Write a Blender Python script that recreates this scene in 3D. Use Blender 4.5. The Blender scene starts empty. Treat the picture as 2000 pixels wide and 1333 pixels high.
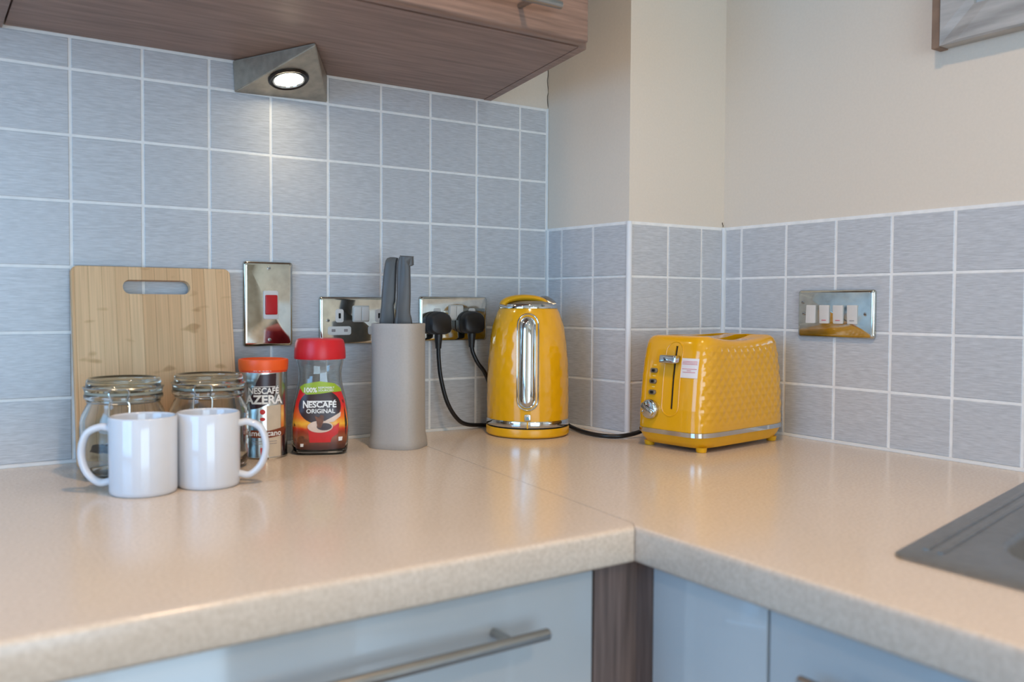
import bpy, bmesh, math, random
from mathutils import Vector, Matrix
random.seed(7)
S = bpy.context.scene
COL = S.collection
ZC = 0.9            # height of the worktop surface above the floor
PI = math.pi

# ------------------------------------------------------------------ camera
def make_camera():
    yaw, pit, rol = 0.5669, -0.0305, 0.0045
    f = Vector((math.sin(yaw) * math.cos(pit), math.cos(yaw) * math.cos(pit), math.sin(pit)))
    r = Vector((math.cos(yaw), -math.sin(yaw), 0))
    u = r.cross(f)
    r2 = r * math.cos(rol) + u * math.sin(rol)
    u2 = -r * math.sin(rol) + u * math.cos(rol)
    cd = bpy.data.cameras.new('camera'); co = bpy.data.objects.new('camera', cd); COL.objects.link(co)
    m = Matrix((r2, u2, -f)).transposed().to_4x4()
    m.translation = Vector((-1.1214, -1.4467, 0.2458 + ZC))
    co.matrix_world = m
    cd.sensor_width = 36.0; cd.lens = 1702.09 / 2000 * 36
    cd.shift_x = 91.4 / 2000; cd.shift_y = -20.0 / 2000
    cd.clip_start = 0.02
    cd.dof.use_dof = True; cd.dof.focus_distance = 1.62; cd.dof.aperture_fstop = 3.8
    S.camera = co
make_camera()

# ------------------------------------------------------------------ world, daylight, exposure
w = bpy.data.worlds.new('sky'); S.world = w; w.use_nodes = True
bg = w.node_tree.nodes['Background']; bg.inputs[0].default_value = (0.55, 0.74, 1.0, 1); bg.inputs[1].default_value = 2.0

def area_light(name, loc, target, sx, sy, power, col):
    ld = bpy.data.lights.new(name, 'AREA'); ld.shape = 'RECTANGLE'; ld.size = sx; ld.size_y = sy
    ld.energy = power; ld.color = col
    o = bpy.data.objects.new(name, ld); COL.objects.link(o); o.location = loc
    o.rotation_euler = (Vector(target) - Vector(loc)).to_track_quat('-Z', 'Y').to_euler()
    return o
# daylight entering by the patio door in the rear wall and the window in the left wall
area_light('daylight_patio', (-1.35, -4.13, 1.15), (-1.35, 0, 1.15), 1.9, 1.95, 50, (0.62, 0.82, 1.0))
area_light('daylight_window', (-2.43, -1.05, 1.5), (0, -1.05, 1.5), 1.1, 1.1, 19, (0.20, 0.54, 1.0))

S.view_settings.view_transform = 'Standard'; S.view_settings.look = 'None'
S.view_settings.exposure = 0.20; S.view_settings.gamma = 1.0; S.view_settings.use_curve_mapping = False
S.cycles.use_denoising = True
S.cycles.max_bounces = 12; S.cycles.transmission_bounces = 12; S.cycles.glossy_bounces = 6
S.cycles.sample_clamp_indirect = 6.0
S.cycles.caustics_refractive = False; S.cycles.caustics_reflective = False
CEILING_LAMP_W = 34.0

# ------------------------------------------------------------------ materials
def srgb(r, g, b):
    f = lambda c: (c / 255 / 12.92) if c / 255 <= 0.04045 else ((c / 255 + 0.055) / 1.055) ** 2.4
    return (f(r), f(g), f(b), 1.0)

def mat(name, col, rough=0.5, metal=0.0, var=0.06, scale=40.0, stretch=(1, 1, 1), bump=0.0, spec=0.5, coat=0.0,
        trans=0.0, ior=1.45, emit=None, estr=0.0, col2=None, detail=3.0, rvar=0.0, objrand=0.0, sheen=0.0):
    m = bpy.data.materials.new(name); m.use_nodes = True
    nt = m.node_tree; b = nt.nodes['Principled BSDF']
    b.inputs['Roughness'].default_value = rough; b.inputs['Metallic'].default_value = metal
    b.inputs['Specular IOR Level'].default_value = spec; b.inputs['Coat Weight'].default_value = coat
    b.inputs['Coat Roughness'].default_value = 0.05
    b.inputs['Transmission Weight'].default_value = trans; b.inputs['IOR'].default_value = ior
    if emit:
        b.inputs['Emission Color'].default_value = emit; b.inputs['Emission Strength'].default_value = estr
    tc = nt.nodes.new('ShaderNodeTexCoord'); mp = nt.nodes.new('ShaderNodeMapping')
    mp.inputs['Scale'].default_value = stretch
    geo = nt.nodes.new('ShaderNodeNewGeometry')
    nt.links.new(geo.outputs['Position'], mp.inputs['Vector'])
    if objrand:
        oi = nt.nodes.new('ShaderNodeObjectInfo'); ml = nt.nodes.new('ShaderNodeMath'); ml.operation = 'MULTIPLY'
        ml.inputs[1].default_value = 37.0
        nt.links.new(oi.outputs['Random'], ml.inputs[0]); cb = nt.nodes.new('ShaderNodeCombineXYZ')
        for k in range(3): nt.links.new(ml.outputs[0], cb.inputs[k])
        nt.links.new(cb.outputs[0], mp.inputs['Location'])
    nz = nt.nodes.new('ShaderNodeTexNoise'); nz.inputs['Scale'].default_value = scale; nz.inputs['Detail'].default_value = detail
    nt.links.new(mp.outputs[0], nz.inputs['Vector'])
    cr = nt.nodes.new('ShaderNodeValToRGB')
    c1 = tuple(max(0, c * (1 - var)) for c in col[:3]) + (1,)
    c2 = tuple(col2[:3]) + (1,) if col2 else tuple(min(1, c * (1 + var)) for c in col[:3]) + (1,)
    cr.color_ramp.elements[0].color = c1; cr.color_ramp.elements[0].position = 0.33
    cr.color_ramp.elements[1].color = c2; cr.color_ramp.elements[1].position = 0.67
    nt.links.new(nz.outputs['Fac'], cr.inputs[0])
    nt.links.new(cr.outputs[0], b.inputs['Base Color'])
    if bump:
        bp = nt.nodes.new('ShaderNodeBump'); bp.inputs['Strength'].default_value = bump; bp.inputs['Distance'].default_value = 0.001
        nt.links.new(nz.outputs['Fac'], bp.inputs['Height']); nt.links.new(bp.outputs[0], b.inputs['Normal'])
    if rvar:
        mr = nt.nodes.new('ShaderNodeMapRange'); mr.inputs['To Min'].default_value = max(0, rough - rvar); mr.inputs['To Max'].default_value = rough + rvar
        nt.links.new(nz.outputs['Fac'], mr.inputs['Value']); nt.links.new(mr.outputs[0], b.inputs['Roughness'])
    return m

def ramp_z_mat(name, stops, rough=0.3):
    """flat print whose colour runs with the object's own height"""
    m = bpy.data.materials.new(name); m.use_nodes = True; nt = m.node_tree; b = nt.nodes['Principled BSDF']
    b.inputs['Roughness'].default_value = rough
    tc = nt.nodes.new('ShaderNodeTexCoord'); sp = nt.nodes.new('ShaderNodeSeparateXYZ'); nt.links.new(tc.outputs['Object'], sp.inputs[0])
    z0, z1 = stops[0][0], stops[-1][0]
    mr = nt.nodes.new('ShaderNodeMapRange'); mr.inputs['From Min'].default_value = z0; mr.inputs['From Max'].default_value = z1
    nz = nt.nodes.new('ShaderNodeTexNoise'); nz.inputs['Scale'].default_value = 60.0
    nt.links.new(tc.outputs['Object'], nz.inputs['Vector'])
    ad = nt.nodes.new('ShaderNodeMath'); ad.operation = 'MULTIPLY_ADD'; ad.inputs[1].default_value = 0.012; nt.links.new(nz.outputs['Fac'], ad.inputs[0]); nt.links.new(sp.outputs['Z'], ad.inputs[2])
    nt.links.new(ad.outputs[0], mr.inputs['Value'])
    cr = nt.nodes.new('ShaderNodeValToRGB'); nt.links.new(mr.outputs[0], cr.inputs[0])
    el = cr.color_ramp.elements
    while len(el) < len(stops): el.new(0.5)
    for e, (z, c) in zip(el, stops): e.position = (z - z0) / (z1 - z0)
    for e, (z, c) in zip(el, stops): e.color = c
    nt.links.new(cr.outputs[0], b.inputs['Base Color'])
    return m

M = {}
M['tile'] = mat('tile_glaze', srgb(195, 197, 200), 0.26, var=0.13, scale=1.0, stretch=(55, 55, 800), bump=0.2, detail=4, objrand=1, spec=0.5)
M['grout'] = mat('white_grout', srgb(240, 239, 236), 0.8, var=0.05, scale=60, bump=0.15)
M['silicone'] = mat('white_silicone', srgb(222, 224, 224), 0.4, var=0.03)
M['trim_white'] = mat('white_plastic_trim', srgb(224, 225, 226), 0.35, var=0.02)
M['cream'] = mat('cream_wall_paint', srgb(226, 214, 198), 0.75, var=0.015, scale=220, bump=0.05)
M['ceiling'] = mat('white_ceiling_paint', srgb(225, 222, 214), 0.9, var=0.02)
M['floor'] = mat('oak_floor', srgb(150, 122, 92), 0.45, var=0.18, scale=3, stretch=(2, 30, 1))
M['wood'] = mat('grey_brown_wood_grain', srgb(142, 116, 103), 0.42, var=0.24, scale=1.0, stretch=(9, 120, 170), bump=0.15, detail=6)
M['wood_v'] = mat('grey_brown_wood_grain_upright', srgb(110, 94, 88), 0.42, var=0.28, scale=1.0, stretch=(170, 170, 7), bump=0.15, detail=6)
M['wood_end'] = mat('wood_end_edge', srgb(112, 88, 76), 0.5, var=0.15, scale=1.0, stretch=(120, 9, 120))
M['gloss_white'] = mat('gloss_white_lacquer', srgb(182, 187, 190), 0.10, var=0.015, scale=5, spec=0.5, coat=0.3)
M['carcass'] = mat('white_carcass', srgb(190, 188, 182), 0.6, var=0.03)
M['steel'] = mat('brushed_steel', srgb(172, 170, 166), 0.28, 1.0, var=0.10, scale=1.0, stretch=(30, 600, 600))
M['sink_steel'] = mat('sink_steel', srgb(150, 148, 144), 0.34, 1.0, var=0.08, scale=90)
M['chrome'] = mat('chrome', srgb(205, 205, 202), 0.07, 1.0, var=0.03, scale=30, rvar=0.03)
M['plate'] = mat('worn_chrome_plate', srgb(196, 194, 184), 0.09, 1.0, var=0.10, scale=60, rvar=0.06)
M['fixture'] = mat('brushed_nickel', srgb(182, 172, 156), 0.45, 1.0, var=0.12, scale=70, rvar=0.08)
M['dark_metal'] = mat('dark_ring_metal', srgb(60, 56, 54), 0.3, 1.0, var=0.1)
M['white_plastic'] = mat('white_plastic', srgb(218, 214, 208), 0.35, var=0.02)
M['red_plastic'] = mat('red_plastic', srgb(190, 12, 24), 0.3, var=0.05)
M['red_lid'] = mat('red_lid_plastic', srgb(206, 28, 38), 0.35, var=0.05)
M['orange_lid'] = mat('orange_lid_plastic', srgb(240, 92, 28), 0.4, var=0.04)
M['black_plastic'] = mat('black_plastic', srgb(36, 36, 38), 0.42, var=0.1)
M['black_cable'] = mat('black_cable', srgb(24, 24, 26), 0.4, var=0.1)
M['black'] = mat('recess_shade_black', srgb(14, 12, 12), 0.7, var=0.1)  # near-black colour painting in the shade of gaps, slots and holes
M['yellow'] = mat('yellow_enamel', srgb(232, 168, 16), 0.16, var=0.03, scale=12, coat=0.4)
M['yellow_plastic'] = mat('yellow_plastic', srgb(230, 168, 20), 0.28, var=0.03)
M['grey_button'] = mat('grey_button', srgb(132, 118, 98), 0.35, 0.4, var=0.06)
M['paper'] = mat('white_paper', srgb(228, 222, 222), 0.6, var=0.02)
M['red_ink'] = mat('red_ink', srgb(214, 96, 104), 0.6, var=0.03)
M['grey_ink'] = mat('grey_ink', srgb(150, 140, 138), 0.6, var=0.03)
M['pale_ink'] = mat('pale_ink', srgb(240, 205, 120), 0.6, var=0.03)
M['led'] = mat('blue_led_glass', srgb(120, 170, 190), 0.1, var=0.1)
M['block'] = mat('grey_soft_plastic', srgb(170, 164, 157), 0.5, var=0.03, scale=300, bump=0.05)
M['knife'] = mat('dark_grey_handle', srgb(92, 90, 88), 0.45, var=0.04)
M['blade'] = mat('blade_steel', srgb(180, 180, 180), 0.2, 1.0, var=0.05)
M['mug'] = mat('white_glazed_ceramic', srgb(214, 217, 223), 0.09, var=0.01, coat=0.3)
M['bamboo'] = mat('bamboo', srgb(222, 180, 130), 0.45, var=0.10, scale=1.0, stretch=(60, 60, 3), detail=4)
M['glass'] = mat('clear_glass', (0.93, 0.96, 0.95, 1), 0.0, var=0.01, trans=1.0, ior=1.45)
M['lid_glass'] = mat('greenish_thick_glass', (0.80, 0.87, 0.83, 1), 0.06, var=0.01, trans=1.0, ior=1.45)
M['rubber'] = mat('grey_rubber_seal', srgb(150, 150, 136), 0.6, var=0.05)
M['wire'] = mat('steel_wire', srgb(190, 190, 186), 0.2, 1.0, var=0.04)
M['coffee'] = mat('coffee_granules', srgb(52, 32, 22), 0.8, var=0.4, scale=500, bump=0.8)
M['sachet_a'] = mat('grey_paper_sachet', srgb(176, 170, 160), 0.6, var=0.25, scale=50)
M['sachet_b'] = mat('brown_paper_sachet', srgb(110, 78, 58), 0.6, var=0.3, scale=60)
M['tin'] = mat('silver_tin', srgb(186, 184, 178), 0.24, 1.0, var=0.05)
M['crack'] = mat('crack', srgb(64, 52, 40), 0.9, var=0.2)
M['frame_wood'] = mat('distressed_grey_wood', srgb(170, 167, 163), 0.6, var=0.25, scale=1.0, stretch=(40, 8, 60), detail=5)
M['frame_side'] = mat('brown_frame_side', srgb(136, 112, 94), 0.6, var=0.12)
M['art'] = mat('art_print', srgb(120, 126, 104), 0.5, var=0.25, scale=9, col2=srgb(150, 160, 150))
M['mount'] = mat('mount_board', srgb(176, 182, 186), 0.6, var=0.03)
M['lampglass'] = mat('lamp_glass', (1, 0.95, 0.85, 1), 0.3, emit=(1.0, 0.86, 0.62, 1), estr=24.0)
M['downlight'] = mat('downlight_lens', (1, 0.95, 0.85, 1), 0.3, emit=(1.0, 0.80, 0.55, 1), estr=20.0)
M['upvc'] = mat('white_upvc', srgb(232, 232, 232), 0.3, var=0.02)

def worktop_mat():
    m = bpy.data.materials.new('speckled_beige_laminate'); m.use_nodes = True; nt = m.node_tree; b = nt.nodes['Principled BSDF']
    b.inputs['Roughness'].default_value = 0.19; b.inputs['Specular IOR Level'].default_value = 0.5
    geo = nt.nodes.new('ShaderNodeNewGeometry')
    n1 = nt.nodes.new('ShaderNodeTexNoise'); n1.inputs['Scale'].default_value = 260; n1.inputs['Detail'].default_value = 2
    n2 = nt.nodes.new('ShaderNodeTexNoise'); n2.inputs['Scale'].default_value = 18; n2.inputs['Detail'].default_value = 3
    v = nt.nodes.new('ShaderNodeTexVoronoi'); v.inputs['Scale'].default_value = 150
    for n in (n1, n2, v): nt.links.new(geo.outputs['Position'], n.inputs['Vector'])
    c1 = nt.nodes.new('ShaderNodeValToRGB'); c1.color_ramp.elements[0].position = .3; c1.color_ramp.elements[1].position = .7
    c1.color_ramp.elements[0].color = srgb(208, 191, 173); c1.color_ramp.elements[1].color = srgb(225, 209, 192)
    nt.links.new(n1.outputs['Fac'], c1.inputs[0])
    c2 = nt.nodes.new('ShaderNodeValToRGB'); c2.color_ramp.elements[0].position = .07; c2.color_ramp.elements[1].position = .16
    c2.color_ramp.elements[0].color = (0.90, 0.88, 0.85, 1); c2.color_ramp.elements[1].color = (1, 1, 1, 1)
    nt.links.new(v.outputs['Distance'], c2.inputs[0])
    mx = nt.nodes.new('ShaderNodeMix'); mx.data_type = 'RGBA'; mx.blend_type = 'MULTIPLY'; mx.inputs[0].default_value = 1.0
    nt.links.new(c1.outputs[0], mx.inputs[6]); nt.links.new(c2.outputs[0], mx.inputs[7])
    c3 = nt.nodes.new('ShaderNodeValToRGB'); c3.color_ramp.elements[0].color = (0.95, 0.95, 0.95, 1); c3.color_ramp.elements[1].color = (1.0, 1.0, 1.0, 1)
    nt.links.new(n2.outputs['Fac'], c3.inputs[0])
    m2 = nt.nodes.new('ShaderNodeMix'); m2.data_type = 'RGBA'; m2.blend_type = 'MULTIPLY'; m2.inputs[0].default_value = 1.0
    nt.links.new(mx.outputs[2], m2.inputs[6]); nt.links.new(c3.outputs[0], m2.inputs[7])
    nt.links.new(m2.outputs[2], b.inputs['Base Color'])
    return m
M['worktop'] = worktop_mat()

# ------------------------------------------------------------------ object helpers
def link(name, me, m=None, parent=None, loc=(0, 0, 0), rot=(0, 0, 0)):
    o = bpy.data.objects.new(name, me); COL.objects.link(o)
    if m is not None and me is not None and len(me.materials) == 0: me.materials.append(M[m] if isinstance(m, str) else m)
    o.location = loc; o.rotation_euler = rot
    if parent is not None: o.parent = parent
    return o

def finish(bm, name, smooth=35):
    bmesh.ops.recalc_face_normals(bm, faces=bm.faces)
    me = bpy.data.meshes.new(name); bm.to_mesh(me); bm.free()
    if smooth:
        me.polygons.foreach_set('use_smooth', [True] * len(me.polygons))
        me.set_sharp_from_angle(angle=math.radians(smooth))
    return me

def obj(name, bm, m, parent=None, loc=(0, 0, 0), rot=(0, 0, 0), smooth=35):
    return link(name, finish(bm, name, smooth), m, parent, loc, rot)

def thing(name, label, cat, loc=(0, 0, 0), rotz=0.0, group=None):
    o = bpy.data.objects.new(name, None); COL.objects.link(o); o.empty_display_size = 0.05
    o.location = loc; o.rotation_euler = (0, 0, rotz); o['label'] = label; o['category'] = cat
    if group: o['group'] = group
    return o
def tag(o, label, cat, group=None):
    o['label'] = label; o['category'] = cat
    if group: o['group'] = group
    return o
def struct(o):
    o['kind'] = 'structure'; return o

def box(bm, x0, x1, y0, y1, z0, z1, bevel=0.0, seg=2):
    vs = [bm.verts.new(p) for p in ((x0, y0, z0), (x1, y0, z0), (x1, y1, z0), (x0, y1, z0), (x0, y0, z1), (x1, y0, z1), (x1, y1, z1), (x0, y1, z1))]
    fs = [bm.faces.new([vs[i] for i in f]) for f in ((0, 3, 2, 1), (4, 5, 6, 7), (0, 1, 5, 4), (1, 2, 6, 5), (2, 3, 7, 6), (3, 0, 4, 7))]
    if bevel:
        es = {e for f in fs for e in f.edges}
        bmesh.ops.bevel(bm, geom=list(es), offset=bevel, segments=seg, affect='EDGES', profile=0.5)
def boxm(*a, **k):
    bm = bmesh.new(); box(bm, *a, **k); return bm

def prism(bm, poly, z0, z1):
    a = [bm.verts.new((x, y, z0)) for x, y in poly]; b = [bm.verts.new((x, y, z1)) for x, y in poly]
    n = len(poly); bm.faces.new(a[::-1]); bm.faces.new(b)
    for i in range(n): bm.faces.new((a[i], a[(i + 1) % n], b[(i + 1) % n], b[i]))
    return a, b

def lathe(bm, prof, seg=48, cap0=True, cap1=True, off=(0, 0)):
    rings = []
    for r, z in prof:
        if r < 1e-6: rings.append([bm.verts.new((off[0], off[1], z))])
        else: rings.append([bm.verts.new((off[0] + r * math.cos(2 * PI * k / seg), off[1] + r * math.sin(2 * PI * k / seg), z)) for k in range(seg)])
    for a, b in zip(rings, rings[1:]):
        for k in range(seg):
            k2 = (k + 1) % seg
            if len(a) == 1 and len(b) == 1: continue
            if len(a) == 1: bm.faces.new((a[0], b[k2], b[k]))
            elif len(b) == 1: bm.faces.new((a[k], a[k2], b[0]))
            else: bm.faces.new((a[k], a[k2], b[k2], b[k]))
    if cap0 and len(rings[0]) > 1: bm.faces.new(rings[0][::-1])
    if cap1 and len(rings[-1]) > 1: bm.faces.new(rings[-1])
def lathem(prof, **k):
    bm = bmesh.new(); lathe(bm, prof, **k); return bm

def catmull(pts, n=8, closed=False):
    P = [Vector(p) for p in pts]; out = []
    N = len(P); rng = range(N if closed else N - 1)
    for i in rng:
        p1, p2 = P[i], P[(i + 1) % N]
        p0 = P[i - 1] if (closed or i > 0) else p1 * 2 - p2
        p3 = P[(i + 2) % N] if (closed or i + 2 < N) else p2 * 2 - p1
        for k in range(n):
            t = k / n
            out.append(0.5 * ((2 * p1) + (p2 - p0) * t + (2 * p0 - 5 * p1 + 4 * p2 - p3) * t * t + (3 * p1 - p0 - 3 * p2 + p3) * t ** 3))
    if not closed: out.append(P[-1])
    return out

def tube(bm, pts, r, seg=10, closed=False, ry=None, up=None):
    """sweep a circle (or an ellipse r x ry, ry along 'up') along pts"""
    P = [Vector(p) for p in pts]; N = len(P); rings = []
    prev = None
    for i in range(N):
        if closed: t = (P[(i + 1) % N] - P[i - 1]).normalized()
        else: t = (P[min(i + 1, N - 1)] - P[max(i - 1, 0)]).normalized()
        if up is not None: n = (Vector(up) - t * t.dot(Vector(up))).normalized()
        elif prev is None:
            a = Vector((0, 0, 1)) if abs(t.z) < 0.9 else Vector((1, 0, 0)); n = (a - t * t.dot(a)).normalized()
        else: n = (prev - t * t.dot(prev)).normalized()
        prev = n; bnm = t.cross(n)
        rr = r[i] if isinstance(r, (list, tuple)) else r
        r2 = rr if ry is None else ry
        rings.append([bm.verts.new(P[i] + bnm * rr * math.cos(2 * PI * k / seg) + n * r2 * math.sin(2 * PI * k / seg)) for k in range(seg)])
    m = N if closed else N - 1
    for i in range(m):
        a, b = rings[i], rings[(i + 1) % N]
        for k in range(seg): bm.faces.new((a[k], a[(k + 1) % seg], b[(k + 1) % seg], b[k]))
    if not closed: bm.faces.new(rings[0][::-1]); bm.faces.new(rings[-1])
def tubem(*a, **k):
    bm = bmesh.new(); tube(bm, *a, **k); return bm

def rrect(w, h, r, n=6):
    """outline of a rounded rectangle, counter-clockwise, centred"""
    out = []
    for cx, cy, a0 in ((w / 2 - r, h / 2 - r, 0), (-w / 2 + r, h / 2 - r, 90), (-w / 2 + r, -h / 2 + r, 180), (w / 2 - r, -h / 2 + r, 270)):
        for k in range(n + 1):
            a = math.radians(a0 + 90 * k / n); out.append((cx + r * math.cos(a), cy + r * math.sin(a)))
    return out
def ellipse(cx, cy, rx, ry, n=28):
    return [(cx + rx * math.cos(2 * PI * k / n), cy + ry * math.sin(2 * PI * k / n)) for k in range(n)]

def loft(bm, rings, cap0=True, cap1=True):
    R = [[bm.verts.new(p) for p in ring] for ring in rings]; n = len(R[0])
    for a, b in zip(R, R[1:]):
        for k in range(n): bm.faces.new((a[k], a[(k + 1) % n], b[(k + 1) % n], b[k]))
    if cap0: bm.faces.new(R[0][::-1])
    if cap1: bm.faces.new(R[-1])
    return R

def slab(bm, outline, d, bev, fn):
    """rounded plate: outline (u,v) raised by d along the mapped normal, edge chamfered by bev; fn(u,v,h)->xyz"""
    def sc(b):
        us = [p[0] for p in outline]; vs = [p[1] for p in outline]; cu = (max(us) + min(us)) / 2; cv = (max(vs) + min(vs)) / 2
        fu = 1 - 2 * b / (max(us) - min(us)); fv = 1 - 2 * b / (max(vs) - min(vs))
        return [(cu + (u - cu) * fu, cv + (v - cv) * fv) for u, v in outline]
    rings = [[fn(u, v, 0) for u, v in outline], [fn(u, v, d - bev) for u, v in outline]]
    for a in (30, 60, 90):
        s = math.sin(math.radians(a)); c = 1 - math.cos(math.radians(a))
        rings.append([fn(u, v, d - bev + bev * s) for u, v in sc(bev * c)])
    loft(bm, rings)

def patch(bm, poly, fn, h=0.0, rings=5):
    """filled star-shaped outline laid on a curved surface"""
    cu = sum(p[0] for p in poly) / len(poly); cv = sum(p[1] for p in poly) / len(poly)
    dense = []
    for i, p in enumerate(poly):
        q = poly[(i + 1) % len(poly)]
        k = max(1, int(math.hypot(q[0] - p[0], q[1] - p[1]) / 0.004))
        for j in range(k): dense.append((p[0] + (q[0] - p[0]) * j / k, p[1] + (q[1] - p[1]) * j / k))
    n = len(dense); c = bm.verts.new(fn(cu, cv, h)); prev = None
    for s in range(1, rings + 1):
        t = s / rings
        ring = [bm.verts.new(fn(cu + (u - cu) * t, cv + (v - cv) * t, h)) for u, v in dense]
        for k in range(n):
            if prev is None: bm.faces.new((c, ring[k], ring[(k + 1) % n]))
            else: bm.faces.new((prev[k], ring[k], ring[(k + 1) % n], prev[(k + 1) % n]))
        prev = ring

def grid(bm, u0, u1, v0, v1, nu, nv, fn, h=0.0):
    V = [[bm.verts.new(fn(u0 + (u1 - u0) * i / nu, v0 + (v1 - v0) * j / nv, h)) for i in range(nu + 1)] for j in range(nv + 1)]
    for j in range(nv):
        for i in range(nu): bm.faces.new((V[j][i], V[j][i + 1], V[j + 1][i + 1], V[j + 1][i]))

def text_bm(body, width, cu, cv, fn, h=0.0006, weight=0.0, height=None, shear=0.0):
    """lettering laid on a surface, scaled to the given width"""
    cd = bpy.data.curves.new('lettering', 'FONT'); cd.body = body; cd.size = 1.0; cd.offset = weight; cd.resolution_u = 3; cd.shear = shear
    o = bpy.data.objects.new('lettering', cd); COL.objects.link(o)
    dg = bpy.context.evaluated_depsgraph_get(); dg.update()
    me = bpy.data.meshes.new_from_object(o.evaluated_get(dg))
    bpy.data.objects.remove(o); bpy.data.curves.remove(cd)
    bm = bmesh.new(); bm.from_mesh(me); bpy.data.meshes.remove(me)
    xs = [v.co.x for v in bm.verts]; ys = [v.co.y for v in bm.verts]
    sx = width / (max(xs) - min(xs)); sy = sx if height is None else height / (max(ys) - min(ys))
    mx = (max(xs) + min(xs)) / 2; my = (max(ys) + min(ys)) / 2
    for v in bm.verts: v.co = Vector(((v.co.x - mx) * sx + cu, (v.co.y - my) * sy + cv, 0))
    for _ in range(3):
        es = [e for e in bm.edges if e.calc_length() > 0.003]
        if not es: break
        bmesh.ops.subdivide_edges(bm, edges=es, cuts=1); bmesh.ops.triangulate(bm, faces=[f for f in bm.faces if len(f.verts) > 3])
    for v in bm.verts: v.co = Vector(fn(v.co.x, v.co.y, h))
    return bm

def boolean_diff(me, cutter):
    a = bpy.data.objects.new('a', me); b = bpy.data.objects.new('b', cutter); COL.objects.link(a); COL.objects.link(b)
    md = a.modifiers.new('cut', 'BOOLEAN'); md.operation = 'DIFFERENCE'; md.object = b; md.solver = 'EXACT'
    dg = bpy.context.evaluated_depsgraph_get(); dg.update()
    out = bpy.data.meshes.new_from_object(a.evaluated_get(dg))
    bpy.data.objects.remove(a); bpy.data.objects.remove(b)
    return out

# ------------------------------------------------------------------ the room shell
XR = 0.275; XL = -2.5; YR = -4.2; ZT = 2.4
BX1 = (0.0163, -0.23)
def wall(name, *b): return struct(link(name, finish(boxm(*b), name, 0), 'cream'))
wall_back = wall('wall_back', XL - .1, XR + .1, 0.003, 0.12, 0, ZT)
wall_right = wall('wall_right', XR + .003, XR + .12, YR - .1, 0.003, 0, ZT)
bm = bmesh.new(); prism(bm, [(0.003, 0.003), (BX1[0] + .002, BX1[1] + .003), (XR + .003, BX1[1] + .003), (XR + .003, 0.003)], 0, ZT)
wall_boxing = struct(obj('wall_boxing', bm, 'cream', smooth=0))
floor = struct(link('floor', finish(boxm(XL - .1, XR + .1, YR - .1, .12, -.1, 0), 'floor', 0), 'floor'))
ceiling = struct(link('ceiling', finish(boxm(XL - .1, XR + .1, YR - .1, .12, ZT, ZT + .1), 'ceiling', 0), 'ceiling'))
# rear wall with a patio door opening, left wall with a window opening
bm = bmesh.new(); DX0, DX1, DZ1 = -2.35, -0.35, 2.15
box(bm, XL - .1, DX0, YR - .1, YR, 0, ZT); box(bm, DX1, XR + .1, YR - .1, YR, 0, ZT); box(bm, DX0, DX1, YR - .1, YR, DZ1, ZT)
struct(obj('wall_rear', bm, 'cream', smooth=0))
bm = bmesh.new(); WY0, WY1, WZ0, WZ1 = -1.7, -0.4, 0.95, 2.1
box(bm, XL - .1, XL, YR - .1, WY0, 0, ZT); box(bm, XL - .1, XL, WY1, .12, 0, ZT); box(bm, XL - .1, XL, WY0, WY1, 0, WZ0); box(bm, XL - .1, XL, WY0, WY1, WZ1, ZT)
struct(obj('wall_left', bm, 'cream', smooth=0))
d1 = struct(obj('door_1', boxm(DX0, DX1, YR - .07, YR - .03, 0, .07), 'upvc'))
for x in (DX0, (DX0 + DX1) / 2 - .05, DX1 - .07): obj('stile', boxm(x, x + (.1 if x not in (DX0, DX1 - .07) else .07), YR - .075, YR - .025, .07, DZ1 - .07), 'upvc', d1)
obj('head_rail', boxm(DX0, DX1, YR - .07, YR - .03, DZ1 - .07, DZ1), 'upvc', d1)
for x in (DX0 + .07, (DX0 + DX1) / 2 + .05): obj('pane', boxm(x, x + .88, YR - .054, YR - .05, .07, DZ1 - .07), 'glass', d1)
w1 = struct(obj('window_1', boxm(XL - .07, XL - .03, WY0, WY1, WZ0, WZ0 + .06), 'upvc'))
for y in (WY0, (WY0 + WY1) / 2 - .04, WY1 - .06): obj('stile', boxm(XL - .075, XL - .025, y, y + .06, WZ0 + .06, WZ1 - .06), 'upvc', w1)
obj('head_rail', boxm(XL - .07, XL - .03, WY0, WY1, WZ1 - .06, WZ1), 'upvc', w1)
for y in (WY0 + .06, (WY0 + WY1) / 2 + .02): obj('pane', boxm(XL - .054, XL - .05, y, y + .57, WZ0 + .06, WZ1 - .06), 'glass', w1)

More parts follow.
